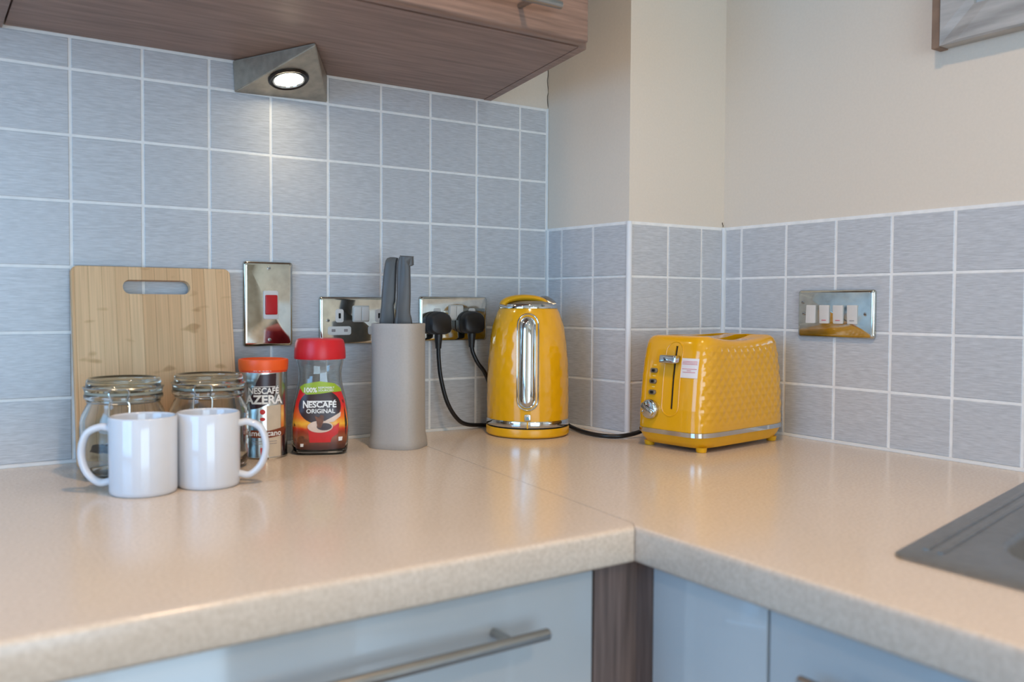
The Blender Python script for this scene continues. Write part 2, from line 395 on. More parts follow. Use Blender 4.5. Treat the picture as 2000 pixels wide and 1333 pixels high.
# ------------------------------------------------------------------ wall tiles, each one a piece of its wall
TCACHE = {}
def tile_mesh(wd, ht):
    k = (round(wd, 4), round(ht, 4))
    if k not in TCACHE:
        bm = bmesh.new(); b = 0.0009
        loft(bm, [[(x, .0045, z) for x, z in ((0, 0), (wd, 0), (wd, ht), (0, ht))],
                  [(x, b, z) for x, z in ((0, 0), (wd, 0), (wd, ht), (0, ht))],
                  [(x, 0, z) for x, z in ((b, b), (wd - b, b), (wd - b, ht - b), (b, ht - b))]], cap0=False)
        me = finish(bm, 'tile', 0); me.materials.append(M['tile']); TCACHE[k] = me
    return TCACHE[k]
def tile_field(parent, p0, p1, us, zs, gap=0.0044):
    """tiles on the vertical plane from plan point p0 to p1, us = distances of the joints, zs = heights of the joints"""
    d = Vector((p1[0] - p0[0], p1[1] - p0[1], 0)).normalized(); n = Vector((d.y, -d.x, 0))
    ang = math.atan2(d.y, d.x)
    for ua, ub in zip(us, us[1:]):
        for za, zb in zip(zs, zs[1:]):
            g = gap / 2
            me = tile_mesh(ub - ua - gap, zb - za - gap)
            dp = random.uniform(-.0003, .0003)
            P = Vector((p0[0], p0[1], 0)) + d * (ua + g) + n * dp
            o = link('tile', me, None, parent, (P.x, P.y, ZC + za + g), (random.uniform(-.0012, .0012), 0, ang + random.uniform(-.0012, .0012)))
H_ = 0.1054
cols = [-0.0015, -0.0698] + [-0.0698 - H_ * k for k in range(1, 20)]
us = sorted(c + 2.1 for c in cols if c > -2.1)
rows = [0.003] + [0.1 * k for k in range(1, 7)] + [0.6485]
tile_field(wall_back, (-2.1, 0), (0, 0), us, rows)
obj('grout', boxm(-2.1, 0.003, .0010, .0035, ZC, ZC + .6515), 'grout', wall_back)
rows4 = [0.003, .1, .2, .3, .4]
Lf = math.hypot(*BX1)
tile_field(wall_boxing, (0, 0), BX1, [.003, .046, .136, Lf - .004], rows4)
tile_field(wall_boxing, BX1, (XR, BX1[1]), [.005, .1027, .1952, XR - BX1[0] - .004], rows4)
bm = bmesh.new(); prism(bm, [(.0016, 0.003), (BX1[0] + .0014, BX1[1] + .0014), (XR + .003, BX1[1] + .0014), (XR + .003, BX1[1] + .0032), (BX1[0] + .0024, BX1[1] + .0032), (.0032, 0.003)], ZC, ZC + .4035)
obj('grout', bm, 'grout', wall_boxing, smooth=0)
tile_field(wall_right, (XR, -.23), (XR, -2.0), [.004, .045] + [.045 + .1053 * k for k in range(1, 16)], rows4)
obj('grout', boxm(XR + .0010, XR + .0035, -2.0, -.23, ZC, ZC + .4035), 'grout', wall_right)
# white bead along the worktop, tile trim on the outer corner, thick joints in the inner corners
bm = bmesh.new(); tube(bm, [(-2.1, -.001, ZC + .001), (-.002, -.001, ZC + .001)], .0045, 8)
tube(bm, [(-.002, -.002, ZC + .001), (BX1[0] - .002, BX1[1] - .001, ZC + .001), (XR - .001, BX1[1] - .001, ZC + .001), (XR - .001, -2.0, ZC + .001)], .0045, 8)
struct(obj('trim_1', bm, 'silicone'))
bm = bmesh.new()
pts = [(BX1[0] + .004, BX1[1] + .004)] + [(BX1[0] + .004 - .0062 * math.cos(a), BX1[1] + .004 - .0062 * math.sin(a)) for a in [PI / 2 * k / 6 for k in range(-1, 8)]]
prism(bm, pts, ZC + .002, ZC + .403); struct(obj('trim_2', bm, 'trim_white'))
bm = bmesh.new(); tube(bm, [(0.001, -.002, ZC), (0.001, -.002, ZC + .4)], .0042, 8); struct(obj('trim_3', bm, 'silicone'))
bm = bmesh.new(); tube(bm, [(XR - .001, BX1[1] - .001, ZC), (XR - .001, BX1[1] - .001, ZC + .402)], .0046, 8); struct(obj('trim_4', bm, 'silicone'))
bm = bmesh.new(); tube(bm, [(0.001, .001, ZC + .4), (0.001, .001, ZC + .652)], .0022, 6); struct(obj('trim_5', bm, 'silicone'))
def crack(parent, pts):
    obj('crack', tubem([Vector(p) for p in pts], .0007, 5), 'crack', parent)
crack(wall_back, [(.0022 + random.uniform(-.0015, .0015), .0025, ZC + .655 + .008 * k) for k in range(12)])
crack(wall_boxing, [(XR - .001 + random.uniform(-.0012, .0012), BX1[1] + .002, ZC + .405 + .003 * k) for k in range(4)])

# ------------------------------------------------------------------ worktops
def worktop(name, poly, front, label):
    bm = bmesh.new(); a, b = prism(bm, poly, ZC - .04, ZC)
    es = []
    for i, j in front:
        for ring in (a, b):
            for e in ring[i].link_edges:
                if e.other_vert(ring[i]) is ring[j]: es.append(e)
    bmesh.ops.bevel(bm, geom=es, offset=.0055, segments=4, affect='EDGES', profile=0.5)
    return tag(obj(name, bm, 'worktop', smooth=50), label, 'worktop')
YF, XF = -0.741, -0.449
worktop('worktop', [(-2.3, -.0005), (-.3535, -.0005), (-.4385, -.727), (-.4493, YF), (-2.3, YF)], [(3, 4)], 'speckled beige worktop under the white mugs, butting against the sink worktop')
wt = worktop('worktop', [(-.3525, -.0005), (0, -.0005), (BX1[0], BX1[1] - .0005), (XR - .0005, BX1[1] - .0005), (XR - .0005, -2.1), (XF, -2.1), (XF + .0006, YF), (-.4377, -.7272)], [(5, 6)], 'speckled beige worktop carrying the kettle, toaster and steel sink')

# ------------------------------------------------------------------ base units
def bar_handle(parent, p0, p1, out, r=.006, stand=.03, inset=.045, m='steel'):
    p0, p1, out = Vector(p0), Vector(p1), Vector(out); d = (p1 - p0).normalized()
    h = obj('handle', tubem([p0, p0 + d * .001, p1 - d * .001, p1], [r * .85, r, r, r * .85], 16), m, parent)
    for q in (p0 + d * inset, p1 - d * inset): obj('handle_post', tubem([q, q - out * stand], r * .8, 12), m, h)
    return h
YD, XD = -.722, -.427
def door_panel(parent, *b): return obj('door', boxm(*b, bevel=.0015, seg=2), 'gloss_white', parent)
t = thing('base_cabinet', 'white gloss base cabinet with long steel bar handle under the mug worktop', 'cabinet', (0, 0, 0))
obj('carcass', boxm(-1.09, -.50, -.70, -.02, .1, ZC - .0405), 'carcass', t)
d = door_panel(t, -1.088, -.4925, YD, -.7005, .12, ZC - .046)
bar_handle(d, (-1.0, YD - .033, ZC - .0885), (-.579, YD - .033, ZC - .0885), (0, -1, 0), stand=.034)
t = thing('base_cabinet', 'white gloss base cabinet further along the tiled wall, beside the long-handled one', 'cabinet', (0, 0, 0))
obj('carcass', boxm(-1.69, -1.093, -.70, -.02, .1, ZC - .0405), 'carcass', t)
d = door_panel(t, -1.688, -1.0925, YD, -.7005, .12, ZC - .046)
bar_handle(d, (-1.6, YD - .033, ZC - .0885), (-1.18, YD - .033, ZC - .0885), (0, -1, 0), stand=.034)
t = thing('corner_post', 'dark wood-grain corner post between the white base cabinets', 'post', (0, 0, 0))
obj('post_face', boxm(-.490, XD + .018, YD, YD + .018, .0, ZC - .0405), 'wood_v', t)
obj('post_face', boxm(XD, XD + .018, YD - .025, YD - .0002, .0, ZC - .0405), 'wood_v', t)
t = thing('base_cabinet', 'white gloss base cabinet under the sink worktop, beside the corner post', 'cabinet', (0, 0, 0))
obj('carcass', boxm(-.405, .26, -1.55, -.78, .1, ZC - .17), 'carcass', t)
obj('filler_panel', boxm(XD, -.4055, -.9015, YD - .0265, .12, ZC - .0405, bevel=.001), 'gloss_white', t)
d = door_panel(t, XD, -.4055, -1.5, -.9045, .12, ZC - .047)
bar_handle(d, (XD - .033, -1.42, ZC - .088), (XD - .033, -.962, ZC - .088), (-1, 0, 0), stand=.034)

# ------------------------------------------------------------------ sink
t = thing('kitchen_sink', 'stainless steel inset sink with drainer grooves in the beige worktop', 'sink', (-.313, -.957, ZC))
su = Vector((.977, .213, 0)); sv = Vector((-.02, -1, 0)).normalized()
def sk(u, v, h): p = su * u + sv * v; return (p.x, p.y, h)
bm = bmesh.new()
outer = [(u + .26, v + .26) for u, v in rrect(.52, .52, .012, 4)]
basin_c, basin = (.275, .246), []
nO = len(outer)
def ring_from(w_, h_, r_): return [(u + basin_c[0], v + basin_c[1]) for u, v in rrect(w_, h_, r_, 4)]
loft(bm, [[sk(u, v, 0.0002) for u, v in outer], [sk(u, v, .003) for u, v in outer],
          [sk(.26 + (u - .26) * .985, .26 + (v - .26) * .985, .0042) for u, v in outer],
          [sk(u, v, .0038) for u, v in ring_from(.40, .36, .07)], [sk(u, v, .0020) for u, v in ring_from(.393, .353, .067)],
          [sk(u, v, -.004) for u, v in ring_from(.385, .345, .064)], [sk(u, v, -.14) for u, v in ring_from(.365, .325, .060)], [sk(u, v, -.155) for u, v in ring_from(.33, .29, .05)]], cap0=False)
obj('sink_deck', bm, 'sink_steel', t, smooth=60)
for v in (.020, .035):
    bm = bmesh.new(); tube(bm, [sk(.040, v, .0036), sk(.045, v, .0044), sk(.48, v, .0044), sk(.485, v, .0036)], .0036, 10, ry=.0018, up=(0, 0, 1)); obj('drainer_rib', bm, 'sink_steel', t)

def sink_cut():
    c = bmesh.new(); loft(c, [[sk(u, v, z) for u, v in ring_from(.395, .355, .068)] for z in (-.1, .1)])
    for v_ in c.verts: v_.co += Vector((-.313, -.957, ZC))
    new = boolean_diff(wt.data, finish(c, 'cut', 0)); wt.data = new
    new.polygons.foreach_set('use_smooth', [True] * len(new.polygons)); new.set_sharp_from_angle(angle=math.radians(50))
sink_cut()

# ------------------------------------------------------------------ wall cabinets
ZB = ZC + .65
t = thing('wall_cabinet', 'dark wood-grain wall cabinet with triangular lamp beneath it', 'cabinet', (0, 0, 0))
e0, e1 = (-.143, -.001), (-.2135, -.3735)
def on_edge(y, off=0): k = (y - e0[1]) / (e1[1] - e0[1]); return e0[0] + (e1[0] - e0[0]) * k - off
bm = bmesh.new(); prism(bm, [(-1.0, -.001), (on_edge(-.001, .0172), -.001), (on_edge(-.3735, .0172), -.3735), (-1.0, -.3735)], ZB + .0008, ZB + .7)
obj('carcass', bm, 'wood', t, smooth=0)
bm = bmesh.new(); prism(bm, [(on_edge(-.001, .0165), -.001), e0, e1, (on_edge(-.3735, .0165), -.3735)], ZB, ZB + .7)
obj('end_panel', bm, 'wood', t, smooth=0)
bm = boxm(-.998, -.2285, -.399, -.3755, ZB + .0005, ZB + .7, bevel=.006, seg=3)
d = obj('door', bm, 'wood', t)
bar_handle(d, (-.80, -.433, ZB + .034), (-.312, -.433, ZB + .034), (0, -1, 0), stand=.034, inset=.05)
t = thing('wall_cabinet', 'dark wood-grain wall cabinet adjoining the one with the lamp', 'cabinet', (0, 0, 0))
obj('carcass', boxm(-1.6, -1.004, -.3735, -.001, ZB - .004, ZB + .7), 'wood', t)
d = obj('door', boxm(-1.598, -1.006, -.399, -.3755, ZB + .0005, ZB + .7, bevel=.006, seg=3), 'wood', t)
bar_handle(d, (-1.45, -.433, ZB + .034), (-1.15, -.433, ZB + .034), (0, -1, 0), stand=.034, inset=.05)

# triangular lamp below the cabinet
t = thing('cabinet_lamp', 'triangular brushed metal lamp, lit, fixed below the wall cabinet', 'lamp', (0, 0, ZC))
A0, B0, P0 = Vector((-.6635, -.001, .6498)), Vector((-.4935, -.001, .6498)), Vector((-.5865, -.170, .6498))
A1, B1, P1 = Vector((-.6605, -.001, .598)), Vector((-.4935, -.001, .6025)), Vector((-.5855, -.168, .6475))
bm = bmesh.new(); v = [bm.verts.new(p) for p in (A0, B0, P0, A1, B1, P1)]
for f in ((0, 1, 2), (3, 5, 4), (0, 3, 4, 1), (0, 2, 5, 3), (1, 4, 5, 2)): bm.faces.new([v[i] for i in f])
bmesh.ops.bevel(bm, geom=list(bm.edges), offset=.0012, segments=2, affect='EDGES')
obj('housing', bm, 'fixture', t, smooth=30)
nrm = (B1 - A1).cross(P1 - A1).normalized()
if nrm.z > 0: nrm = -nrm
rotq = nrm.to_track_quat('Z', 'Y').to_euler()
dc = Vector((-.589, -.0625, .6186)); dc = dc - nrm * (dc - A1).dot(nrm)
ring = obj('bezel', lathem([(.0245, .0), (.0335, 0), (.0335, .002), (.031, .0045), (.027, .0035), (.0245, .001)], cap0=False, cap1=False, seg=40), 'dark_metal', t, dc, rotq)
obj('reflector_ring', lathem([(.0262, .0004), (.0262, .0038), (.0235, .0032), (.0225, .0006)], cap0=False, cap1=False, seg=40), 'chrome', t, dc, rotq)
obj('lamp_lens', lathem([(.0226, .0006), (.02, .0022), (.012, .0032), (0, .0036)], cap0=False, seg=36), 'lampglass', t, dc, rotq)
ld = bpy.data.lights.new('cabinet_lamp_light', 'SPOT'); ld.energy = 0.6; ld.color = (1, .82, .58); ld.spot_size = 2.2; ld.spot_blend = .8; ld.shadow_soft_size = .02
lo = bpy.data.objects.new('cabinet_lamp_light', ld); COL.objects.link(lo); lo.parent = t; lo.location = dc + nrm * .012
lo.rotation_euler = nrm.to_track_quat('-Z', 'Y').to_euler()

# ceiling downlights (out of view, above the kitchen floor)
for k, (x, y, pw, lab) in enumerate(((-.60, -.95, 1.15, 'round recessed ceiling downlight above the corner of the worktops'), (-1.75, -1.0, .4, 'round recessed ceiling downlight nearest the window'), (-.75, -2.4, 1.2, 'round recessed ceiling downlight nearest the patio door'), (-1.9, -2.6, .7, 'round recessed ceiling downlight over the middle of the floor'))):
    t = thing('ceiling_downlight', lab, 'downlight', (x, y, ZT), 0, 'ceiling downlights')
    obj('bezel', lathem([(.03, -.0005), (.042, -.0005), (.042, -.004), (.032, -.006), (.03, -.003)], cap0=False, cap1=False), 'chrome', t)
    obj('lens', lathem([(.0, -.0015), (.0305, -.0015), (.0305, -.0005), (0, -.0005)], cap0=False, cap1=False), 'downlight', t)
    ld = bpy.data.lights.new('downlight_beam', 'SPOT'); ld.energy = CEILING_LAMP_W * pw; ld.color = (1.0, .69, .42); ld.spot_size = 2.3; ld.spot_blend = .9; ld.shadow_soft_size = .05
    lo = bpy.data.objects.new('downlight_beam', ld); COL.objects.link(lo); lo.parent = t; lo.location = (0, 0, -.02)

# ------------------------------------------------------------------ electrical plates
def plate_fn(kind, cx, cz):
    if kind == 'back': return lambda u, v, h: (cx + u, -.0002 - h, ZC + cz + v)
    return lambda u, v, h: (XR - .0002 - h, cx - u, ZC + cz + v)          # right wall: u runs away from the corner
def plate_part(name, parent, fn, cu, cv, wd, ht, h0, d, m, r=.002, bev=.0008):
    bm = bmesh.new(); slab(bm, [(u + cu, v + cv) for u, v in rrect(wd, ht, r, 4)], d, bev, lambda u, v, h: fn(u, v, h + h0))
    return obj(name, bm, m, parent, smooth=40)
def screw(parent, fn, cu, cv, h0):
    s = plate_part('screw', parent, fn, cu, cv, .006, .006, h0, .0012, 'steel', r=.00295, bev=.0004)
    plate_part('screw_slot', s, fn, cu, cv, .0048, .0009, h0 + .0011, .0002, 'black', r=.0003, bev=.00005)
def rocker(parent, fn, cu, cv, wd, ht, h0, m='white_plastic', tilt=.0012):
    bm = bmesh.new(); slab(bm, [(u + cu, v + cv) for u, v in rrect(wd, ht, .0012, 3)], .0026, .0006, lambda u, v, h: fn(u, v, h0 + h + (0 if h == 0 else tilt * (v - cv) / ht)))
    return obj('rocker', bm, m, parent, smooth=40)
PT = .0075
# cooker switch
fn = plate_fn('back', -.6035, .2445)
t = thing('cooker_switch', 'tall chrome cooker switch plate with a red rocker', 'switch')
plate_part('plate', t, fn, 0, 0, .0875, .1455, 0, PT, 'plate', r=.005, bev=.005)
fr = plate_part('rocker_frame', t, fn, .003, -.0015, .0265, .049, PT, .0022, 'white_plastic', r=.003, bev=.001)
plate_part('rocker', t, fn, .003, -.0012, .0212, .0335, PT + .0022, .0026, 'red_plastic', r=.002, bev=.001)
screw(t, fn, 0, .0612, PT); screw(t, fn, .001, -.0612, PT)
# double sockets
def double_socket(cx, cz, label):
    fn = plate_fn('back', cx, cz); t = thing('double_socket', label, 'socket', group='chrome double sockets on the tiled wall')
    plate_part('plate', t, fn, 0, 0, .1535, .0855, 0, PT, 'plate', r=.005, bev=.005)
    fr = plate_part('rocker_frame', t, fn, .0025, .012, .0335, .030, PT, .0014, 'carcass', r=.003, bev=.0008)
    for s in (-1, 1): rocker(t, fn, .0025 + s * .0078, .012, .0142, .025, PT + .0013)
    for s in (-1, 1):
        g = s * .0395
        e = plate_part('earth_insert', t, fn, g, .0085, .0155, .024, PT, .0008, 'white_plastic', r=.004, bev=.0004)
        plate_part('pin_hole', e, fn, g, .0085, .0045, .0095, PT + .0007, .0002, 'black', r=.0008, bev=.00005)
        n = plate_part('live_insert', t, fn, g, -.0182, .045, .0155, PT, .0008, 'white_plastic', r=.004, bev=.0004)
        for q in (-1, 1): plate_part('pin_hole', n, fn, g + q * .012, -.0178, .0075, .005, PT + .0007, .0002, 'grey_ink' , r=.0008, bev=.00005)
        screw(t, fn, s * .062, .0002, PT)
double_socket(-.4330, .2155, 'chrome double wall socket with nothing plugged in, behind the knife block')
double_socket(-.2298, .2175, 'chrome double wall socket with two black plugs in it')
# four-gang switch on the right wall
fn = plate_fn('right', -.489, .2315)
t = thing('grid_switch', 'tarnished chrome four-gang switch plate on the wall above the toaster worktop', 'switch')
plate_part('plate', t, fn, 0, 0, .152, .0855, 0, PT, 'plate', r=.005, bev=.005)
for k in range(4):
    cu = -.0465 + k * .0277
    rocker(t, fn, cu, -.001, .0192, .033, PT, tilt=.0015 if k else -.0015)
    if k: plate_part('legend', t, fn, cu, -.0115, .009, .0012, PT + .0022, .0006, 'red_ink' if k < 3 else 'grey_ink', r=.0004, bev=.0001)
screw(t, fn, -.062, .0, PT); screw(t, fn, .0605, 0, PT); screw(t, fn, -.0645, .021, PT)

# ------------------------------------------------------------------ picture on the right wall
t = thing('framed_picture', 'distressed grey wooden picture frame hanging on the cream wall', 'picture')
fy0, fy1, fz0, fz1, dep, fw = -.677, -1.25, ZC + .656, ZC + 1.06, .027, .052
def fr_bar(name, poly):
    bm = bmesh.new(); rings = []
    loft(bm, [[(XR + .001, y, z) for y, z in poly], [(XR - dep + .004, y, z) for y, z in poly]])
    return obj(name, bm, 'frame_wood', t, smooth=0)
i0, i1, j0, j1 = fy0 - fw, fy1 + fw, fz0 + fw, fz1 - fw
for nm, poly in (('bottom_rail', [(fy0, fz0), (fy1, fz0), (i1, j0), (i0, j0)]), ('top_rail', [(i0, j1), (i1, j1), (fy1, fz1), (fy0, fz1)]),
                 ('stile', [(fy0, fz0), (i0, j0), (i0, j1), (fy0, fz1)]), ('stile', [(fy1, fz1), (i1, j1), (i1, j0), (fy1, fz0)])):
    bm = bmesh.new(); inn = [(p[0] * .9 + .1 * sum(q[0] for q in poly) / 4, p[1] * .9 + .1 * sum(q[1] for q in poly) / 4) for p in poly]
    loft(bm, [[(XR + .002, y, z) for y, z in poly], [(XR - dep + .004, y, z) for y, z in poly], [(XR - dep, y, z) for y, z in inn]])
    obj(nm, bm, 'frame_wood', t, smooth=0)
obj('frame_edge', boxm(XR - dep + .003, XR + .002, fy0, fy0 + .012, fz0 - .002, fz1), 'frame_side', t)
obj('inner_lip', boxm(XR - .016, XR - .012, i1, i0, j0, j0 + .006), 'mount', t)
obj('picture_print', boxm(XR - .012, XR - .002, i1, i0, j0, j1), 'art', t)

# ------------------------------------------------------------------ kettle
KR = [(.074, .0405), (.0770, .06), (.0772, .085), (.0755, .142), (.0705, .194), (.0655, .215), (.0575, .2345), (.0550, .238)]
KR = [(.0772, .0318), (.0776, .05), (.0775, .0889), (.0757, .1417), (.0698, .1943), (.0650, .2150), (.0585, .2320), (.0552, .2385)]
def kr(z):
    if z <= KR[0][1]: return KR[0][0]
    for (r0, z0), (r1, z1) in zip(KR, KR[1:]):
        if z <= z1:
            k = (z - z0) / (z1 - z0); return r0 + (r1 - r0) * k
    return KR[-1][0]
def krs(z): return sum(kr(z + d) for d in (-.012, -.006, 0, .006, .012)) / 5 if z < .225 else kr(z)
def tri(x): x = x % 1.0; return 1 - abs(2 * x - 1)
def diamond(a, b): return min(tri(a + b), tri(a - b))
kettle = thing('electric_kettle', 'yellow diamond-patterned electric kettle with chrome-rimmed water window', 'kettle', (-.1313, -.114, ZC), math.radians(-36.6))
obj('base', lathem([(.0755, .0012), (.0785, .004), (.0788, .0150), (.0778, .0175), (.07, .0176)], seg=72), 'yellow_plastic', kettle)
obj('base_gap', lathem([(.0745, .0175), (.0745, .0205)], seg=72), 'black', kettle)
obj('chrome_band', lathem([(.0745, .0205), (.0782, .0205), (.0788, .022), (.0788, .0305), (.0782, .032), (.0745, .032)], seg=72), 'chrome', kettle)
bm = bmesh.new(); seg, nz = 180, 72; rings = []
for j in range(nz + 1):
    z = .032 + (.2385 - .032) * j / nz; ring = []
    fade = min(1, (z - .032) / .012, (.2385 - z) / .03); fade = max(0, fade)
    for i in range(seg):
        a = 2 * PI * i / seg; front = math.cos(a + PI / 2)          # 1 at the -y side
        fd = fade * min(1, max(0, (1 - front - .045) * 20))
        r = krs(z) + .0006 * (diamond(a * 22 / (2 * PI), z / .034) - .4) * fd
        ring.append((r * math.cos(a), r * math.sin(a), z))
    rings.append(ring)
loft(bm, rings); obj('body', bm, 'yellow', kettle, smooth=60)
obj('lid_ring', lathem([(.0530, .2386), (.0562, .2388), (.0562, .2425), (.0535, .2465), (.0495, .2470), (.0495, .2386)], seg=72, cap0=False, cap1=False), 'chrome', kettle)
lid = obj('lid', lathem([(.0494, .2440), (.045, .2485), (.03, .2525), (0, .2540)], seg=48), 'fixture', kettle)
bm = bmesh.new(); arc = []
for k in range(15):
    a = PI * k / 14; arc.append((-.0075 - .040 * math.cos(a), -.014 - .012 * math.cos(a), .2450 + .0135 * math.sin(a)))
tube(bm, arc, .0125, 14, ry=.0062, up=(0, .0, 1)); obj('lid_loop', bm, 'yellow_plastic', lid)
bm = bmesh.new(); sp = []
for k in range(7):
    x = .012 + .04 * k / 6; sp.append([(x, .012 + .02 * math.cos(a), .2465 + (.0165 * math.sin(PI * min(1, (k + 1.2) / 8))) * max(0, math.sin(a))) for a in [PI * q / 8 for q in range(9)]])
loft(bm, sp); obj('spout_cover', bm, 'steel', lid)
def kf(u, z, h): r = krs(z) + h; a = -PI / 2 + u / max(r, .02); return (r * math.cos(a), r * math.sin(a), z)
def stadium(w_, z0, z1, n=10):
    r = w_ / 2; return [(r * math.cos(PI * k / n), z1 - r + r * math.sin(PI * k / n)) for k in range(n + 1)] + [(-r * math.cos(PI * k / n), z0 + r - r * math.sin(PI * k / n)) for k in range(n + 1)]
def dens(poly, m=.006):
    out = []
    for i, p in enumerate(poly):
        q = poly[(i + 1) % len(poly)]; k = max(1, int(math.hypot(q[0] - p[0], q[1] - p[1]) / m))
        out += [(p[0] + (q[0] - p[0]) * j / k, p[1] + (q[1] - p[1]) * j / k) for j in range(k)]
    return out
bm = bmesh.new(); tube(bm, [kf(u, z, .0003) for u, z in dens(stadium(.0385, .0530, .2285))], .0016, 8, closed=True); wf = obj('window_rim', bm, 'chrome', kettle)
bm = bmesh.new(); tube(bm, [kf(u - .001, z, .0003) for u, z in dens(stadium(.0285, .0575, .2225))], .0013, 8, closed=True); obj('window_inner_rim', bm, 'chrome', wf)
bm = bmesh.new(); inner = [(u - .001, z) for u, z in dens(stadium(.0275, .0585, .2215), .004)]
cz = .14; R_ = []
for s_, hh in ((1, .0002), (.86, .0020), (.66, .0036), (.4, .0048), (.15, .0052)):
    R_.append([kf((u + .001) * s_ - .001, cz + (z - cz) * (1 - (1 - s_) * .12), hh) for u, z in inner])
loft(bm, R_, cap0=False); obj('water_window', bm, 'chrome', wf, smooth=70)
bm = bmesh.new(); slab(bm, [(u, v + .0395) for u, v in rrect(.0115, .0125, .003, 4)], .0022, .0008, kf); sw = obj('power_switch', bm, 'chrome', kettle)
bm = bmesh.new(); slab(bm, [(u, v + .0385) for u, v in rrect(.006, .006, .0028, 4)], .003, .0006, kf); obj('indicator_light', bm, 'led', sw)
bm = bmesh.new(); slab(bm, [(u, v + .0262) for u, v in rrect(.0028, .013, .0006, 2)], .0026, .0005, kf); obj('band_clasp', bm, 'yellow_plastic', kettle)
# rear grip, turned away from the camera
obj('grip', tubem(catmull([(0, .060, .222), (0, .088, .232), (0, .100, .212), (0, .099, .150), (0, .094, .095), (0, .078, .080)], 6), .0085, 12, ry=.0085), 'yellow_plastic', kettle)

# ------------------------------------------------------------------ toaster
TA = math.radians(7)
TO = (.0885, -.3705)
toaster = thing('toaster', 'yellow diamond-patterned two-slice toaster with chrome knob and lever', 'toaster', (TO[0], TO[1], ZC), TA)
def interp(x, xs, ys):
    if x <= xs[0]: return ys[0]
    for a, b, c, d_ in zip(xs, xs[1:], ys, ys[1:]):
        if x <= b: return c + (d_ - c) * (x - a) / (b - a)
    return ys[-1]
TZ = [.034, .07, .12, .15, .170, .180, .187, .1915, .1935]
TL = [.1325, .1312, .1265, .1220, .1178, .1150, .1122, .1085, .1035]
TW = [.0728, .0728, .0722, .0712, .0700, .0688, .0665, .0620, .0560]
def hl(z): return interp(z, TZ, TL)
def hw(z): return interp(z, TZ, TW)
def sell(a, b, n=6.5, m=320):
    pts = []
    for k in range(m):
        t_ = 2 * PI * k / m; c, s = math.cos(t_), math.sin(t_)
        pts.append((a * math.copysign(abs(c) ** (2 / n), c), b * math.copysign(abs(s) ** (2 / n), s)))
    # even spacing
    P = pts + [pts[0]]; L = [0]
    for p, q in zip(P, P[1:]): L.append(L[-1] + math.hypot(q[0] - p[0], q[1] - p[1]))
    out = []; j = 0
    for k in range(m):
        d_ = L[-1] * k / m
        while L[j + 1] < d_: j += 1
        f = (d_ - L[j]) / max(1e-9, L[j + 1] - L[j]); out.append((P[j][0] + (P[j + 1][0] - P[j][0]) * f, P[j][1] + (P[j + 1][1] - P[j][1]) * f))
    return out
def tdip(x, y, z):
    """the long top edges sag in the middle"""
    k = max(0, (z - .15) / .045); return z - .0085 * k * max(0, 1 - (x / .09) ** 2) * min(1, max(.15, .5 - y / .05))
bm = bmesh.new(); rings = []; NZ = 96
zs_ = [.034 + (.180 - .034) * j / NZ for j in range(NZ + 1)] + [.1835, .187, .1895, .1915, .193, .1935]
per = 2 * (2 * .1278 + 2 * .0728)
for z in zs_:
    a, b = hl(z), hw(z); ring = []; pts = sell(a, b); m = len(pts)
    for k, (x, y) in enumerate(pts):
        p, q = pts[k - 1], pts[(k + 1) % m]; tx, ty = q[0] - p[0], q[1] - p[1]; L = math.hypot(tx, ty); nx, ny = ty / L, -tx / L
        fd = min(1, max(0, (z - .040) / .012)) * min(1, max(0, (.184 - z) / .012))
        if x < -a * .80: fd *= max(0, min(1, (abs(y) / b - .80) * 8))        # the control face is plain
        dd = .0016 * (diamond(k / m * 36, z / .0225) - .4) * fd
        ring.append((x + nx * dd, y + ny * dd, tdip(x, y, z)))
    rings.append(ring)
for s in (.93, .8, .5):
    rings.append([(x * s / 1, y * s, tdip(x, y, .1935)) for x, y in sell(hl(.1935), hw(.1935))])
loft(bm, rings)
body_me = finish(bm, 'toaster_body', 0)
cut = bmesh.new()
for s in (-1, 1): box(cut, -.088, .088, s * .024 - .0125, s * .024 + .0125, .06, .25)
box(cut, -.20, -.095, -.0126, -.0080, .070, .1765)
cut_me = finish(cut, 'toaster_cut', 0)
tb = boolean_diff(body_me, cut_me); tb.materials.clear(); tb.materials.append(M['yellow'])
tb.polygons.foreach_set('use_smooth', [True] * len(tb.polygons)); tb.set_sharp_from_angle(angle=math.radians(42))
body = link('body', tb, None, toaster)
for s in (-1, 1):
    bm = bmesh.new(); y0, y1 = s * .024 - .0122, s * .024 + .0122
    zt = .1838 if s < 0 else .1885; box(bm, -.0877, .0877, y0, y0 + .0008, .062, zt); box(bm, -.0877, .0877, y1 - .0008, y1, .062, zt); box(bm, -.0877, .0877, y0, y1, .0615, .0625)
    sl = obj('bread_slot', bm, 'dark_metal', toaster, smooth=0)
    bm = bmesh.new()
    for k in range(7):
        x = -.07 + k * .0233
        for y in (y0 + .004, y1 - .004): tube(bm, [(x, y, .066), (x, y, .182)], .0009, 6)
    tube(bm, [(-.08, y0 + .004, .182), (.08, y0 + .004, .182)], .0009, 6); tube(bm, [(-.08, y1 - .004, .182), (.08, y1 - .004, .182)], .0009, 6)
    obj('bread_guide', bm, 'steel', sl)

